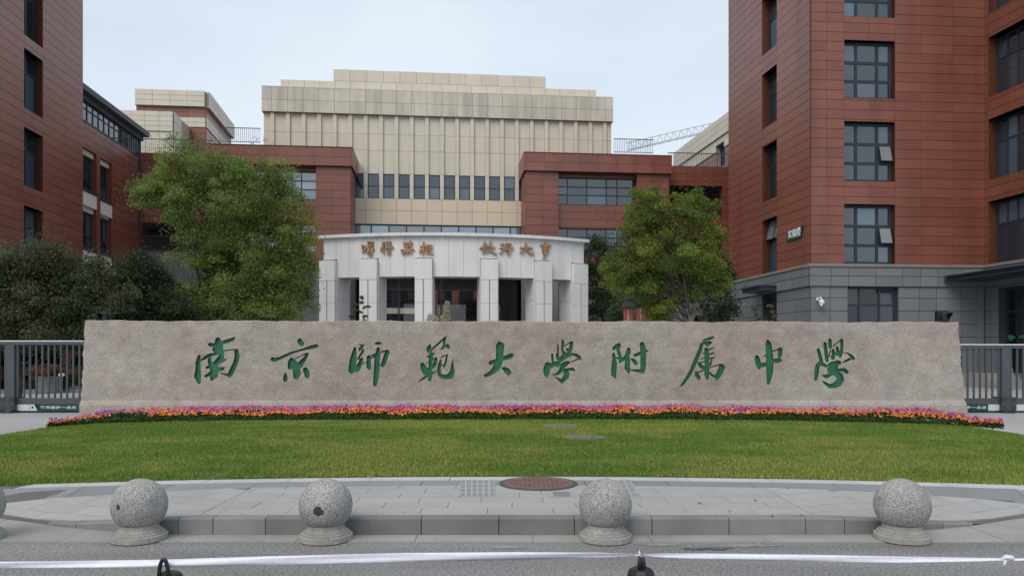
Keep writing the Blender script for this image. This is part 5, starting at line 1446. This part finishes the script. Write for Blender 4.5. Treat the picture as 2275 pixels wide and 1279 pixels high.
# ================================================================== SLIDING GATES
def gate(px_end, sgn, ztop, label, posts, text_px, text, white_px):
    """sgn -1: runs off to the left of the wall; bars, posts, beam, lettered strip."""
    DG = 21.0
    gx_ = lambda x: (x - HX) / F * DG
    a, b = sorted((gx_(px_end), gx_(px_end) + sgn * 7.5))
    t = thing('sliding_gate', ((a + b) / 2, DG, 0), label, 'gate', 'sliding gates beside the wall')
    z = lambda y: CH + (HY - y) / F * DG
    mb = MB(); mb.box(a, b, DG - .04, DG + .04, ztop - .12, ztop - .03); obj('top_rail', mb, M['gate'], t)
    mb = MB(); mb.box(a, b, DG - .055, DG + .055, ztop - .028, ztop); obj('top_cap', mb, M['white'], t)
    mb = MB(); mb.box(a, b, DG - .06, DG + .06, z(897), z(884)); obj('bottom_beam', mb, M['gate'], t)
    mb = MB(); mb.box(a, b, DG - .05, DG + .05, z(915.5), z(911.5)); mb.box(a, b, DG - .03, DG + .03, z(912), z(897.2)); obj('track_beam', mb, M['frame'], t)
    x = gx_(posts[0]) % .1745
    k = math.ceil(a / .1745)
    while k * .1745 + x < b - .03:
        xx_ = k * .1745 + x; k += 1
        if any(abs(xx_ - gx_(p)) < .14 for p in posts): continue
        mb = MB(); mb.box(xx_ - .022, xx_ + .022, DG - .02, DG + .02, z(884), ztop - .12); obj('bar', mb, M['gate'], t)
    for p in posts:
        c = gx_(p)
        mb = MB(); mb.box(c - .115, c + .115, DG - .07, DG + .07, z(884), ztop - .12); obj('post', mb, M['gate'], t)
        mb = MB(); mb.box(c - .20, c + .20, DG - .20, DG + .20, z(910), z(881))
        for zz_ in (884, 888, 899, 904, 908):
            for dx in (-.125, .125): mb.box(c + dx - .06, c + dx + .06, DG - .215, DG - .2001, z(zz_ + .8), z(zz_ - .8))
        rb = obj('roller_box', mb, M['gate_dark'], t)
        mb = MB(); mb.lathe((c, DG, 0), [(.26, .002), (.27, .03), (.24, z(910))], 16); obj('roller_foot', mb, M['black'], t)
    mb = MB(); x0, x1 = gx_(text_px[0]), gx_(text_px[1]); mb.box(x0, x1, DG - .075, DG - .0605, z(911.4), z(897.3)); obj('green_strip', mb, M['green_sign'], t)
    mb = MB(); x0, x1 = gx_(white_px[0]), gx_(white_px[1]); mb.box(x0, x1, DG - .075, DG - .0605, z(911.3), z(897.5)); obj('pale_strip', mb, M['sign_pale'], t)
    return t, DG, gx_, z
M['gate'] = pbr('gate_paint', (.065, .078, .092), .45, .08, 2.0)
M['gate_dark'] = pbr('gate_casing', (.05, .058, .068), .5, .08, 2.0)
t, DG, gx_, z = gate(188, -1, 2.03, 'dark grey sliding gate with lettered green strip before the round planter', (26, -170), (92, 184), None, (34, 68))
mb = MB(); mb.add([(gx_(69), DG - .076, z(911.3)), (gx_(87), DG - .076, z(911.3)), (gx_(80), DG - .076, z(897.5)), (gx_(69), DG - .076, z(897.5))], [(0, 1, 2, 3)]); obj('emblem_plate', mb, M['sign_pale'], t)
mb = MB(); mb.lathe((gx_(76), DG - .077, z(904)), [(.01, 0), (.035, .0), (.035, .002)], 10)
for v in mb.v:
    dz = v.y - (DG - .077); v.y = DG - .077 - (v.z - z(904)); v.z = z(904) + dz
obj('emblem', mb, M['green_sign'], t)
text_mesh('每天进步一点点', .088, M['white'], (gx_(133), DG - .077, z(904.5)), (1, 0, 0), (0, 0, 1), (0, -1, 0), t, 'lettering', .001, abs(gx_(172) - gx_(92)) / (.088 * 7) )
t, DG, gx_, z = gate(2120, 1, 1.93, 'dark grey sliding gate at the steps side of the wall', (2232, 2400), (2110, 2191), None, (2192, 2222))
text_mesh('每天进步一点点', .088, M['white'], (gx_(2148), DG - .077, z(904.5)), (1, 0, 0), (0, 0, 1), (0, -1, 0), t, 'lettering', .001, abs(gx_(172) - gx_(92)) / (.088 * 7))
mb = MB(); mb.box(gx_(2244), gx_(2330), DG - .075, DG - .0605, z(911.3), z(897.5)); obj('pale_strip', mb, M['sign_pale'], t)

# signal lamps on posts behind the wall
def signal(px, py, d_, facing, label):
    c = at_depth(px, py, d_)
    t = thing('signal_lamp', (c.x, c.y, 0), label, 'signal', 'signal lamps behind the wall')
    mb = MB(); mb.tube([(c.x, c.y, 0), (c.x, c.y, c.z - .2)], .05, 8); obj('post', mb, M['frame'], t)
    mb = MB(); mb.box(c.x - .165, c.x + .165, c.y - .07, c.y + .09, c.z - .55, c.z + .17); obj('housing', mb, M['black'], t)
    mb = MB(); n = 16; dirv = Vector((facing, -1, -.1)).normalized(); r = .125
    pts0, pts1 = [], []
    for k in range(n):
        w = math.radians(-40) + math.radians(260) * k / (n - 1); L = .25 * (.35 + .65 * max(0, math.sin(w)))
        q = Vector((c.x + r * math.cos(w) + .0, c.y - .071, c.z + r * math.sin(w))); pts0.append(q); pts1.append(q + dirv * L)
    mb.add(pts0 + pts1, [(k, k + 1, n + k + 1, n + k) for k in range(n - 1)]); o = obj('visor', mb, M['black'], t)
    m_ = o.modifiers.new('thickness', 'SOLIDIFY'); m_.thickness = .006
    mb = MB(); mb.lathe((0, 0, 0), [(.11, 0), (.10, .02), (.05, .035)], 16)
    for v in mb.v: v.x, v.y, v.z = c.x + v.x, c.y - .071 - v.z, c.z + v.y
    obj('lens', mb, M['metal_dark'], t)
signal(2093, 703, 21.6, .45, 'black signal lamp with round visor showing above the wall near its slanted end')
signal(236, 704, 21.6, -.2, 'black signal lamp showing above the wall among the dark shrubs')

# ================================================================== VEGETATION
def leaves(centers, radii, n, size, tints, flat=.6, up=.45, seed=1, droop=0.0, aspect=.5):
    g = np.random.default_rng(seed); K = len(centers)
    wgt = radii ** 2; wgt = wgt / wgt.sum(); ci = g.choice(K, n, p=wgt)
    dirs = g.normal(size=(n, 3)); dirs /= np.linalg.norm(dirs, axis=1)[:, None]
    off = g.normal(size=(n, 3)); off *= np.minimum(1, 1.75 / np.linalg.norm(off, axis=1))[:, None]; off *= .56 * radii[ci][:, None]; off[:, 2] *= flat; off[:, 2] -= droop * (off[:, 0] ** 2 + off[:, 1] ** 2) / np.maximum(radii[ci], .01)
    P = centers[ci] + off
    nrm = dirs * .5 + np.array([0, 0, up]) + g.normal(size=(n, 3)) * .45; nrm /= np.linalg.norm(nrm, axis=1)[:, None]
    a = np.cross(nrm, g.normal(size=(n, 3))); a /= np.linalg.norm(a, axis=1)[:, None]; b = np.cross(nrm, a)
    L = size * (.6 + .8 * g.random(n)); Wd = L * aspect
    V = np.stack([P - a * L[:, None], P + b * Wd[:, None] + nrm * (L * .12)[:, None], P + a * L[:, None], P - b * Wd[:, None] + nrm * (L * .12)[:, None]], 1).reshape(-1, 3)
    T = tints[ci] * (.72 + .56 * g.random(n))[:, None]
    return V, np.arange(n * 4).reshape(-1, 4), T

def tree(name, label, cat, d_, trunk_px, ells, n, size, cols, seed, trunk_r=.16, group=None, fork=.32, K=110, cr=(.35, .75), depth=.8, yellow=None, flat=.6, lean=0.0, fill=.28, bark='bark'):
    """ells: crown lobes (photo column, row, half width, half height) at distance d_; every lobe is filled with leaf clumps in depth too."""
    g = np.random.default_rng(seed); base = Vector(((trunk_px - HX) / F * d_, d_, 0))
    t = thing(name, tuple(base), label, cat, group)
    sc = d_ / F; C, Rr, T = [], [], []
    vol = np.array([e[2] * e[3] for e in ells], float); vol /= vol.sum()
    cols = np.array(cols)
    for k in range(K):
        e = ells[g.choice(len(ells), p=vol)]; q = g.normal(size=3); q /= np.linalg.norm(q); q *= g.random() ** .38
        x = (e[0] + q[0] * e[2] - HX) * sc; zc_ = CH + (HY - (e[1] - q[2] * e[3])) * sc; y = d_ + q[1] * e[2] * sc * depth
        C.append((x, y, max(.25, zc_))); Rr.append(g.uniform(*cr) * (1.0 if np.linalg.norm(q) < .8 else .72))
        c = cols[g.integers(len(cols))] * g.uniform(.7, 1.25)
        if yellow is not None and g.random() < yellow[1] and (yellow[2] is None or yellow[2](e[0] + q[0] * e[2], e[1] - q[2] * e[3])): c = np.array(yellow[0]) * g.uniform(.8, 1.2)
        T.append(c)
    C, Rr, T = np.array(C), np.array(Rr), np.array(T)
    V, Fq, TT = leaves(C, Rr, int(n * (1 - fill)), size, T, flat, seed=seed + 1, droop=.25)
    nf = 260; ei = g.choice(len(ells), nf, p=vol); E = np.array(ells, float)[ei]; q = g.normal(size=(nf, 3)); q /= np.linalg.norm(q, axis=1)[:, None]; q *= (g.random(nf) ** .5)[:, None]   # thin fill between the clumps
    CF = np.stack([(E[:, 0] + q[:, 0] * E[:, 2] - HX) * sc, d_ + q[:, 1] * E[:, 2] * sc * depth, np.maximum(.3, CH + (HY - (E[:, 1] - q[:, 2] * E[:, 3])) * sc)], 1)
    VF, FF, TF = leaves(CF, np.full(nf, cr[1] * 1.15), int(n * fill), size, cols[g.integers(len(cols), size=nf)] * g.uniform(.6, 1.0, (nf, 1)), .9, seed=seed + 9)
    FF = FF + len(V); V = np.vstack([V, VF]); Fq = np.vstack([Fq, FF]); TT = np.vstack([TT, TF])
    # stray leaves round the outline
    g2 = np.random.default_rng(seed + 5); ns = int(n * .012); ci = g2.choice(len(C), ns); 
    V2, F2, T2 = leaves(C[ci] + g2.normal(size=(ns, 3)) * Rr[ci][:, None] * .5, np.full(ns, size * 1.2), ns, size, T[ci], 1.0, seed=seed + 6)
    fastmesh('crown', np.vstack([V, V2]), np.vstack([Fq, F2 + len(V)]), M['leaf'], t, np.vstack([TT, T2]))
    # trunk, limbs, twigs
    top = C[:, 2].max(); zb_ = C[:, 2].min(); fz = max(.5, top * fork); cen = C.mean(0)
    mb = MB(); P0 = base; P1 = Vector((base.x + lean * .4 + .06, base.y, fz * .55)); P2 = Vector((base.x + lean, base.y + .05, fz)); P3 = Vector((cen[0] * .6 + P2.x * .4, d_, fz + (top - fz) * .75))
    mb.tube([P0, P0 + Vector((0, 0, .15)), P1, P2, (P2 + P3) / 2, P3], [trunk_r * 1.35, trunk_r * 1.05, trunk_r * .9, trunk_r * .75, trunk_r * .45, trunk_r * .15], 9)
    obj('trunk', mb, M[bark], t, True)
    mb = MB(); order = np.argsort(-g.random(len(C)))[:max(8, K // 7)]; limbs = []
    for i in order:
        e = Vector(C[i]); f = g.uniform(0.0, .8); s_ = P2 + (P3 - P2) * f if f > .1 else P2
        if e.z < s_.z - .3: s_ = P1 + (P2 - P1) * g.uniform(.5, 1)
        m_ = s_ * .5 + e * .5 + Vector((g.normal() * .15, g.normal() * .15, .12 * (e - s_).length)); r_ = trunk_r * .30 * (1 - .5 * f)
        pts = [s_, s_ * .7 + m_ * .3, m_, m_ * .4 + e * .6, e]; mb.tube(pts, [r_, r_ * .85, r_ * .6, r_ * .38, r_ * .15], 6); limbs += pts[1:]
    LP = np.array(limbs)
    for i in range(len(C)):
        k = np.argmin(np.linalg.norm(LP - C[i], axis=1)); s_ = Vector(LP[k]); e = Vector(C[i]); 
        if (e - s_).length < .05: continue
        mb.tube([s_, (s_ + e) / 2 + Vector((0, 0, .06)), e], [trunk_r * .12, trunk_r * .08, trunk_r * .03], 4, False)
    obj('limbs', mb, M['bark'], t, True)
    return t

G1 = [(.190, .262, .066), (.225, .295, .074), (.160, .235, .064), (.255, .320, .086)]
G2 = [(.180, .235, .045), (.140, .205, .045), (.220, .265, .050), (.120, .180, .042)]
GD = [(.055, .090, .040), (.070, .108, .045), (.075, .095, .048), (.048, .076, .036)]
GR = [(.090, .130, .055), (.080, .115, .050), (.105, .110, .060), (.165, .165, .105)]
YE = (.30, .28, .04)
tree('broadleaf_tree', 'broad leafy green tree with yellowing edge in front of the loggia wing', 'tree', 29.0, 458,
     [(410, 330, 50, 34), (450, 375, 110, 48), (330, 415, 50, 36), (385, 445, 85, 50), (540, 385, 90, 52), (610, 400, 52, 46), (500, 470, 140, 80), (620, 490, 75, 80), (660, 540, 40, 60), (470, 560, 95, 60), (590, 590, 110, 75), (650, 610, 45, 60), (520, 640, 130, 60), (600, 680, 90, 40), (430, 670, 80, 45), (520, 700, 120, 30)],
     180000, .040, G1, 21, .13, K=500, cr=(.26, .60), fill=.18, yellow=(YE, .6, lambda x, y: x > 655 and y < 560), fork=.30)
tree('broadleaf_tree', 'airy yellow-green tree with pale trunk in front of the laboratory block corner', 'tree', 29.5, 1540,
     [(1450, 450, 60, 42), (1545, 460, 52, 42), (1500, 500, 95, 52), (1425, 520, 62, 50), (1580, 555, 45, 60), (1490, 570, 125, 60), (1400, 600, 70, 52), (1570, 620, 46, 42), (1440, 655, 75, 45), (1385, 600, 50, 40), (1450, 690, 56, 26)],
     88000, .038, G2, 33, .12, K=300, cr=(.22, .52), fill=.10, yellow=((.25, .28, .04), .3, lambda x, y: x < 1480 and y > 520), fork=.36, lean=-.1, bark='bark_pale')
tree('dark_tree', 'dark green tree close beside the white portal end', 'tree', 51.0, 1335, [(1340, 560, 45, 45), (1335, 630, 48, 55), (1380, 600, 42, 60), (1345, 690, 50, 40)], 26000, .065, GD, 41, .15, K=80, cr=(.45, .8), fork=.25)
tree('dark_tree', 'dark green tree behind the pale trunk next to the red banners', 'tree', 37.0, 1590, [(1560, 640, 50, 50), (1590, 600, 36, 50), (1600, 680, 40, 40), (1470, 640, 60, 50), (1420, 690, 60, 30)], 17000, .07, GD, 43, .13, K=80, cr=(.4, .75), fork=.25)
tree('small_maple', 'dark bushy maple with reddish tips standing over the planter gate', 'tree', 24.5, 40, [(30, 600, 80, 58), (100, 570, 60, 40), (60, 670, 110, 55), (-30, 640, 70, 80), (30, 730, 120, 40)], 60000, .042, GR, 51, .10, 'maples behind the wall', K=120, cr=(.30, .6), fork=.22)
tree('small_maple', 'dark maple beside the signal lamp above the wall', 'tree', 25.0, 205, [(190, 620, 85, 48), (230, 670, 90, 55), (150, 690, 90, 52), (190, 745, 110, 40)], 56000, .042, GR, 53, .10, 'maples behind the wall', K=110, cr=(.30, .58), fork=.22)
tree('small_maple', 'dark small maple under the broad leafy tree', 'tree', 26.0, 330, [(310, 610, 60, 45), (340, 660, 70, 50), (290, 690, 90, 42), (400, 690, 60, 32)], 42000, .042, [(.052, .082, .036), (.064, .090, .038), (.044, .070, .032)], 55, .09, 'maples behind the wall', K=85, cr=(.28, .55), fork=.22)
tree('courtyard_tree', 'round courtyard tree seen through the lobby glass', 'tree', 76.0, 1060, [(1060, 690, 45, 26), (1110, 700, 40, 22), (1020, 705, 30, 20)], 7000, .12, [(.07, .10, .03), (.05, .08, .025)], 57, .15, K=40, cr=(.6, 1.0), fork=.3)
tree('bare_shrub', 'thin light shrub between the broad tree and the portal', 'shrub', 34.0, 640, [(640, 660, 42, 38), (610, 680, 40, 30), (670, 640, 26, 40)], 5200, .055, [(.075, .10, .03), (.10, .11, .035)], 59, .07, K=45, cr=(.25, .45), fork=.3)

# hedges behind the gates
def hedge(name, label, d_, x0, x1, y0, n, cols, seed, dep=.9, size=.04):
    g = np.random.default_rng(seed); a, b = (x0 - HX) / F * d_, (x1 - HX) / F * d_; h = CH + (HY - y0) / F * d_
    t = thing(name, ((a + b) / 2, d_, 0), label, 'shrub')
    K = max(10, int((b - a) * 14)); C = np.stack([g.uniform(a, b, K), d_ + g.uniform(-dep / 2, dep / 2, K), g.uniform(.12, h * .9, K)], 1)
    V, Fq, T = leaves(C, g.uniform(.18, .34, K) * min(1, h), n, size, np.array(cols)[g.integers(len(cols), size=K)] * g.uniform(.75, 1.2, (K, 1)), .8, seed=seed)
    fastmesh('foliage', V, Fq, M['leaf'], t, T)
    mb = MB()
    for k in range(0, K, 2): mb.tube([(C[k, 0], C[k, 1], 0), tuple(C[k])], .012, 4, False)
    obj('stems', mb, M['bark'], t)
hedge('round_shrub', 'light green clipped shrub on the near side of the round planter', 33.0, 48, 84, 815, 2600, [(.09, .13, .03), (.12, .14, .04)], 61)
hedge('round_shrub', 'light green clipped shrub beside the white stake light', 33.0, 140, 175, 812, 2600, [(.10, .14, .03), (.13, .16, .04)], 63)
hedge('dark_hedge', 'tall dark hedge behind the planter and shrubs', 36.0, -160, 330, 745, 60000, [(.016, .022, .012), (.022, .026, .014)], 65, 1.6, .07)
hedge('dark_hedge', 'dark clipped hedge below the yellow-green tree', 38.5, 1360, 1625, 690, 16000, [(.02, .034, .015), (.03, .045, .018)], 67, 1.4, .06)

# planter with a brick coloured flower top
c = on_ground(109, 845); c.y = 32.0; c.x = (109 - HX) / F * 32.0
pl_ = thing('round_planter', (c.x, c.y, 0), 'round grey planter heaped with reddish plants behind the gate', 'planter')
mb = MB(); mb.lathe((c.x, c.y, 0), [(.46, 0), (.48, .04), (.46, .10), (.50, .62), (.52, .66), (.54, .72), (.50, .74), (.46, .70)], 24); obj('pot', mb, M['grey_stone'], pl_, True)
g = np.random.default_rng(71); K = 60; aa = g.random(K) * 6.28; rr_ = g.random(K) ** .5 * .75
C = np.stack([c.x + rr_ * np.cos(aa), c.y + rr_ * np.sin(aa), .85 + .28 * (1 - (rr_ / .8) ** 2)], 1)
V, Fq, T = leaves(C, np.full(K, .20), 5200, .04, np.array([(.34, .10, .08), (.28, .12, .08), (.20, .09, .06)])[g.integers(3, size=K)], .6, seed=72); fastmesh('plants', V, Fq, M['leaf'], pl_, T)
c = on_ground(137, 838); c.y = 31.5; c.x = (137 - HX) / F * 31.5
sk = thing('stake_light', (c.x, c.y, 0), 'small white stake light beside the round planter', 'lamp')
mb = MB(); mb.tube([(c.x, c.y, 0), (c.x, c.y, .75)], .03, 6); obj('stake', mb, M['white'], sk)
mb = MB(); mb.lathe((c.x, c.y, .72), [(.05, 0), (.11, .03), (.12, .12), (.02, .15)], 10); obj('head', mb, M['white'], sk)
mb = MB(); mb.pbox(Plane((c.x - 14, 31.2), (1, .09)), -4, 30, 0, .14, -.2, 0)
ke = obj('bed_edging', mb, M['concrete'], base=(c.x, 31.2, 0)); tag(ke, 'low pale stone edging along the planting bed behind the gate', 'edging')

# tall red banners on a lamp post
c = at_depth(1409, 700, 33.0)
lp_ = thing('banner_post', (c.x, c.y, 0), 'dark lamp post carrying two red banners below the trees', 'lamp post')
mb = MB(); mb.tube([(c.x, c.y, 0), (c.x, c.y, at_depth(0, 672, 33).z)], .055, 8); obj('pole', mb, M['metal_dark'], lp_)
mb = MB(); mb.box(c.x - .50, c.x + .0, c.y - .22, c.y + .22, at_depth(0, 682, 33).z, at_depth(0, 675, 33).z); mb.box(c.x - .42, c.x - .06, c.y - .16, c.y + .16, at_depth(0, 675, 33).z, at_depth(0, 670, 33).z); obj('lantern', mb, M['metal_dark'], lp_)
for dx0, dx1 in ((-.47, -.07), (.07, .5)):
    mb = MB(); mb.box(c.x + dx0, c.x + dx1, c.y - .02, c.y + .02, at_depth(0, 735, 33).z, at_depth(0, 684, 33).z); ob = obj('banner', mb, M['banner'], lp_)
    mb = MB()
    for kk in range(5):
        zz_ = at_depth(0, 690 + kk * 5, 33).z; mb.box(c.x + (dx0 + dx1) / 2 - .035, c.x + (dx0 + dx1) / 2 + .035, c.y - .024, c.y - .0205, zz_ - .03, zz_ + .03)
    obj('pale_marks', mb, M['sign_pale'], ob)

# fronds, pampas plumes and saplings rising behind the wall
def sapling(px, py_top, d_, label, seed, n=16, spread=.55, col=(.09, .12, .05), plume=False):
    g = np.random.default_rng(seed); b = Vector(((px - HX) / F * d_, d_, .0)); h = CH + (HY - py_top) / F * d_
    t = thing('sapling' if not plume else 'pampas_grass', tuple(b), label, 'plant')
    mb = MB(); mb.tube([b, b + Vector((.02, 0, h * .6)), b + Vector((0, 0, h))], [.018, .012, .004], 5); obj('stem', mb, M['bark'] if not plume else M['white'], t)
    C, Rr = [], []
    if plume:
        for k in range(60): f_ = g.random(); w_ = (.035 if h > 2.9 else .11) * math.sin(math.pi * min(1, f_ + .08)) + .006; C.append((b.x + g.normal() * w_, b.y + g.normal() * w_, h - .75 * f_)); Rr.append(.05)
        V, Fq, T = leaves(np.array(C), np.array(Rr), 2200, .035, np.tile(np.array(col), (60, 1)), 1.2, seed=seed, aspect=.15)
    else:
        for k in range(n):
            f = k / n; w = k * 2.4; L = spread * (1 - f * .75)
            for q in np.linspace(.15, 1, 7): C.append((b.x + L * q * math.cos(w), b.y + L * q * math.sin(w) * .8, h * (.35 + .65 * f) + .18 * q - .12 * q * q)); Rr.append(.055)
        V, Fq, T = leaves(np.array(C), np.array(Rr), len(C) * 16, .036, np.tile(np.array(col), (len(C), 1)) * g.uniform(.7, 1.3, (len(C), 1)), .6, seed=seed, aspect=.3)
    fastmesh('leaves' if not plume else 'plume', V, Fq, M['leaf'], t, T)
sapling(806, 655, 22.5, 'feathery green sapling rising before the second portal pier', 81)
sapling(788, 668, 22.8, 'short feathery sapling beside the portal opening above the wall', 82, 12, .35)
sapling(1680, 668, 22.5, 'light green sapling above the wall by the side door', 83, 14, .5, (.13, .17, .08))
sapling(1715, 672, 22.5, 'pale spiky sapling before the dark side door', 84, 13, .5, (.16, .18, .11))
sapling(1570, 702, 22.5, 'low pale sprig peeping over the wall near the trunk', 85, 8, .4, (.12, .14, .08))
sapling(993, 672, 22.0, 'tall cream pampas plume behind the wall', 86, plume=True, col=(.55, .52, .40))
for k_, px_, py_ in ((0, 960, 698), (1, 984, 703)):
    sapling(px_, py_, 22.0, ('rounded', 'small')[k_] + ' cream pampas tuft low behind the wall', 88 + k_, plume=True, col=(.62, .60, .48))

# ================================================================== FLOWER BED
fe = [(105, 949), (200, 941), (400, 936.5), (700, 934), (1137, 932), (1500, 932), (1900, 938), (2100, 944), (2232, 951)]
FE = [on_ground(x, y, .16) for x, y in fe]
fx_, fy_ = np.array([p.x for p in FE]), np.array([p.y for p in FE])
def fsample(n, seed, lo, hi):
    g = np.random.default_rng(seed); x = g.uniform(fx_[0], fx_[-1], n); e = np.clip(np.minimum(x - fx_[0], fx_[-1] - x) / .9, .12, 1); v = g.uniform(lo, hi, n)
    wob = .10 * np.sin(x * 2.3) + .07 * np.sin(x * 5.1 + 1)
    y = np.interp(x, fx_, fy_) + (v * 1.0 + .03) * e + wob * .35
    return g, x, y, v, e
# foliage cushion
g, x, y, v, e = fsample(34000, 91, -.02, 1.0)
hh = (.10 + .10 * np.clip(v * 2.2, 0, 1)) * (.6 + .4 * e) * (.7 + .5 * vnoise(x, y, 3.0, 8))
zc_ = .15 + hh * g.random(len(x)) ** .6
nr = g.normal(size=(len(x), 3)) + np.array([0, -.5, .7]); nr /= np.linalg.norm(nr, axis=1)[:, None]
a = np.cross(nr, g.normal(size=nr.shape)); a /= np.linalg.norm(a, axis=1)[:, None]; b = np.cross(nr, a); P = np.stack([x, y, zc_], 1); L = .022 + .018 * g.random(len(x))
V = np.stack([P - a * L[:, None], P + b * (L * .45)[:, None], P + a * L[:, None], P - b * (L * .45)[:, None]], 1).reshape(-1, 3)
T = np.array([.045, .085, .018]) * (.6 + .9 * g.random(len(x)))[:, None]
stuff(fastmesh('flower_foliage', V, np.arange(len(x) * 4).reshape(-1, 4), M['leaf'], tint=T))
# flower heads: little domed rosettes of petals
def heads(name, n, seed, lo, hi, cols, r0, r1, hadd):
    g, x, y, v, e = fsample(n, seed, lo, hi)
    hh = (.12 + .10 * np.clip(v * 2.2, 0, 1)) * (.6 + .4 * e) * (.7 + .5 * vnoise(x, y, 3.0, 8))
    pn = vnoise(x, y * 2, .8, seed) + .35 * g.random(n); keep = pn > .42; x, y, hh, v, e = x[keep], y[keep], hh[keep], v[keep], e[keep]; n = len(x)
    z = .155 + hh + hadd * g.random(n); r = g.uniform(r0, r1, n)
    m = 7; Vs, Fs, Ts = [], [], []
    tilt = g.normal(size=(n, 3)) * .35 + np.array([0, -.35, 1.0]); tilt /= np.linalg.norm(tilt, axis=1)[:, None]
    a = np.cross(tilt, np.array([0, 1.0, .2])); a /= np.linalg.norm(a, axis=1)[:, None]; b = np.cross(tilt, a); P = np.stack([x, y, z], 1)
    ph = g.random(n) * 6.28
    rings = []
    for k in range(m):
        w = ph + 2 * np.pi * k / m; rr = r * (.85 + .3 * g.random(n))
        rings.append(P + a * (np.cos(w) * rr)[:, None] + b * (np.sin(w) * rr)[:, None] - tilt * (r * .15)[:, None])
    top = P + tilt * (r * .55)[:, None]
    V = np.concatenate([np.stack(rings, 1), top[:, None, :]], 1).reshape(-1, 3)
    base = np.arange(n)[:, None] * (m + 1)
    F_ = np.concatenate([np.stack([base[:, 0] + k, base[:, 0] + (k + 1) % m, base[:, 0] + m], 1)[:, None] for k in range(m)], 1).reshape(-1, 3)
    c = np.array(cols)[g.integers(len(cols), size=n)] * g.uniform(.75, 1.2, (n, 1))
    T = np.repeat(c, m, 0) * (.8 + .4 * g.random((n * m, 1)))
    stuff(fastmesh(name, V, F_, M['petal'], tint=T))
heads('orange_marigolds', 4600, 93, .12, .80, [(.72, .22, .03), (.78, .30, .05), (.66, .15, .03), (.74, .34, .09)], .016, .030, .03)
heads('magenta_petunias', 5000, 95, .38, 1.0, [(.40, .055, .27), (.48, .10, .34), (.34, .04, .20), (.50, .15, .40)], .016, .028, .075)
heads('coral_marigolds', 1100, 97, .15, .80, [(.75, .14, .05), (.66, .09, .08), (.70, .12, .22)], .02, .034, .04)
# fallen leaves on the pavement
for k, (px_, py_) in enumerate(((895, 1135), (1554, 1117), (1620, 1134), (1678, 1111), (1716, 1146), (1780, 1143))):
    q = on_ground(px_, py_, .16); g = random.Random(k); mb = MB(); w = g.random() * 6
    L_ = .024; u_ = Vector((math.cos(w), math.sin(w), 0)); v_ = Vector((-u_.y, u_.x, 0)); zz_ = Vector((0, 0, pave_z(q.x, q.y) + .004 - q.z))
    mb.add([q - u_ * L_ + zz_, q + v_ * L_ * .5 + Vector((0, 0, .008)) + zz_, q + u_ * L_ + Vector((0, 0, .012)) + zz_, q - v_ * L_ * .5 + Vector((0, 0, .006)) + zz_], [(0, 1, 2, 3)])
    tag(obj('fallen_leaf', mb, M['stain'], base=tuple(q)), 'small dry brown leaf fallen on the grey paving slabs', 'leaf', 'fallen leaves on the pavement')

# worn patches on the asphalt: a dark oil streak and dusty spots near the gutter
def patch(px, py, rx, ry, seed, mat, label):
    c = on_ground(px, py, 0); g = random.Random(seed); k_ = c.y / F; n = 26; pts = []
    for k in range(n):
        w = 2 * math.pi * k / n; q = .6 + .55 * g.random(); pts.append((c.x + math.cos(w) * rx * k_ * q, c.y + math.sin(w) * ry * k_ * q * (c.y / (CH)), .004))
    mb = MB(); mb.add(pts + [(c.x, c.y, .0045)], [(k, (k + 1) % n, n) for k in range(n)]); tag(obj('road_stain', mb, M[mat], base=(c.x, c.y, .004)), label, 'stain')
M['oil'] = pbr('oil_mark', (.085, .083, .082), .8, .3, 12.0, 60, .4)
M['dust'] = pbr('road_dust', (.27, .255, .235), .95, .25, 8.0, 50, .3)
patch(1570, 1219, 62, 3.2, 1, 'oil', 'dark elongated oil mark on the road beside the gutter')
patch(1660, 1212, 70, 3.0, 2, 'dust', 'pale dusty patch on the road next to the oil mark')
patch(1470, 1210, 50, 2.6, 3, 'dust', 'pale dust at the foot of the bollard by the tied cone')
patch(1130, 1216, 46, 2.6, 4, 'dust', 'faint pale dust spot on the open road before the tape')
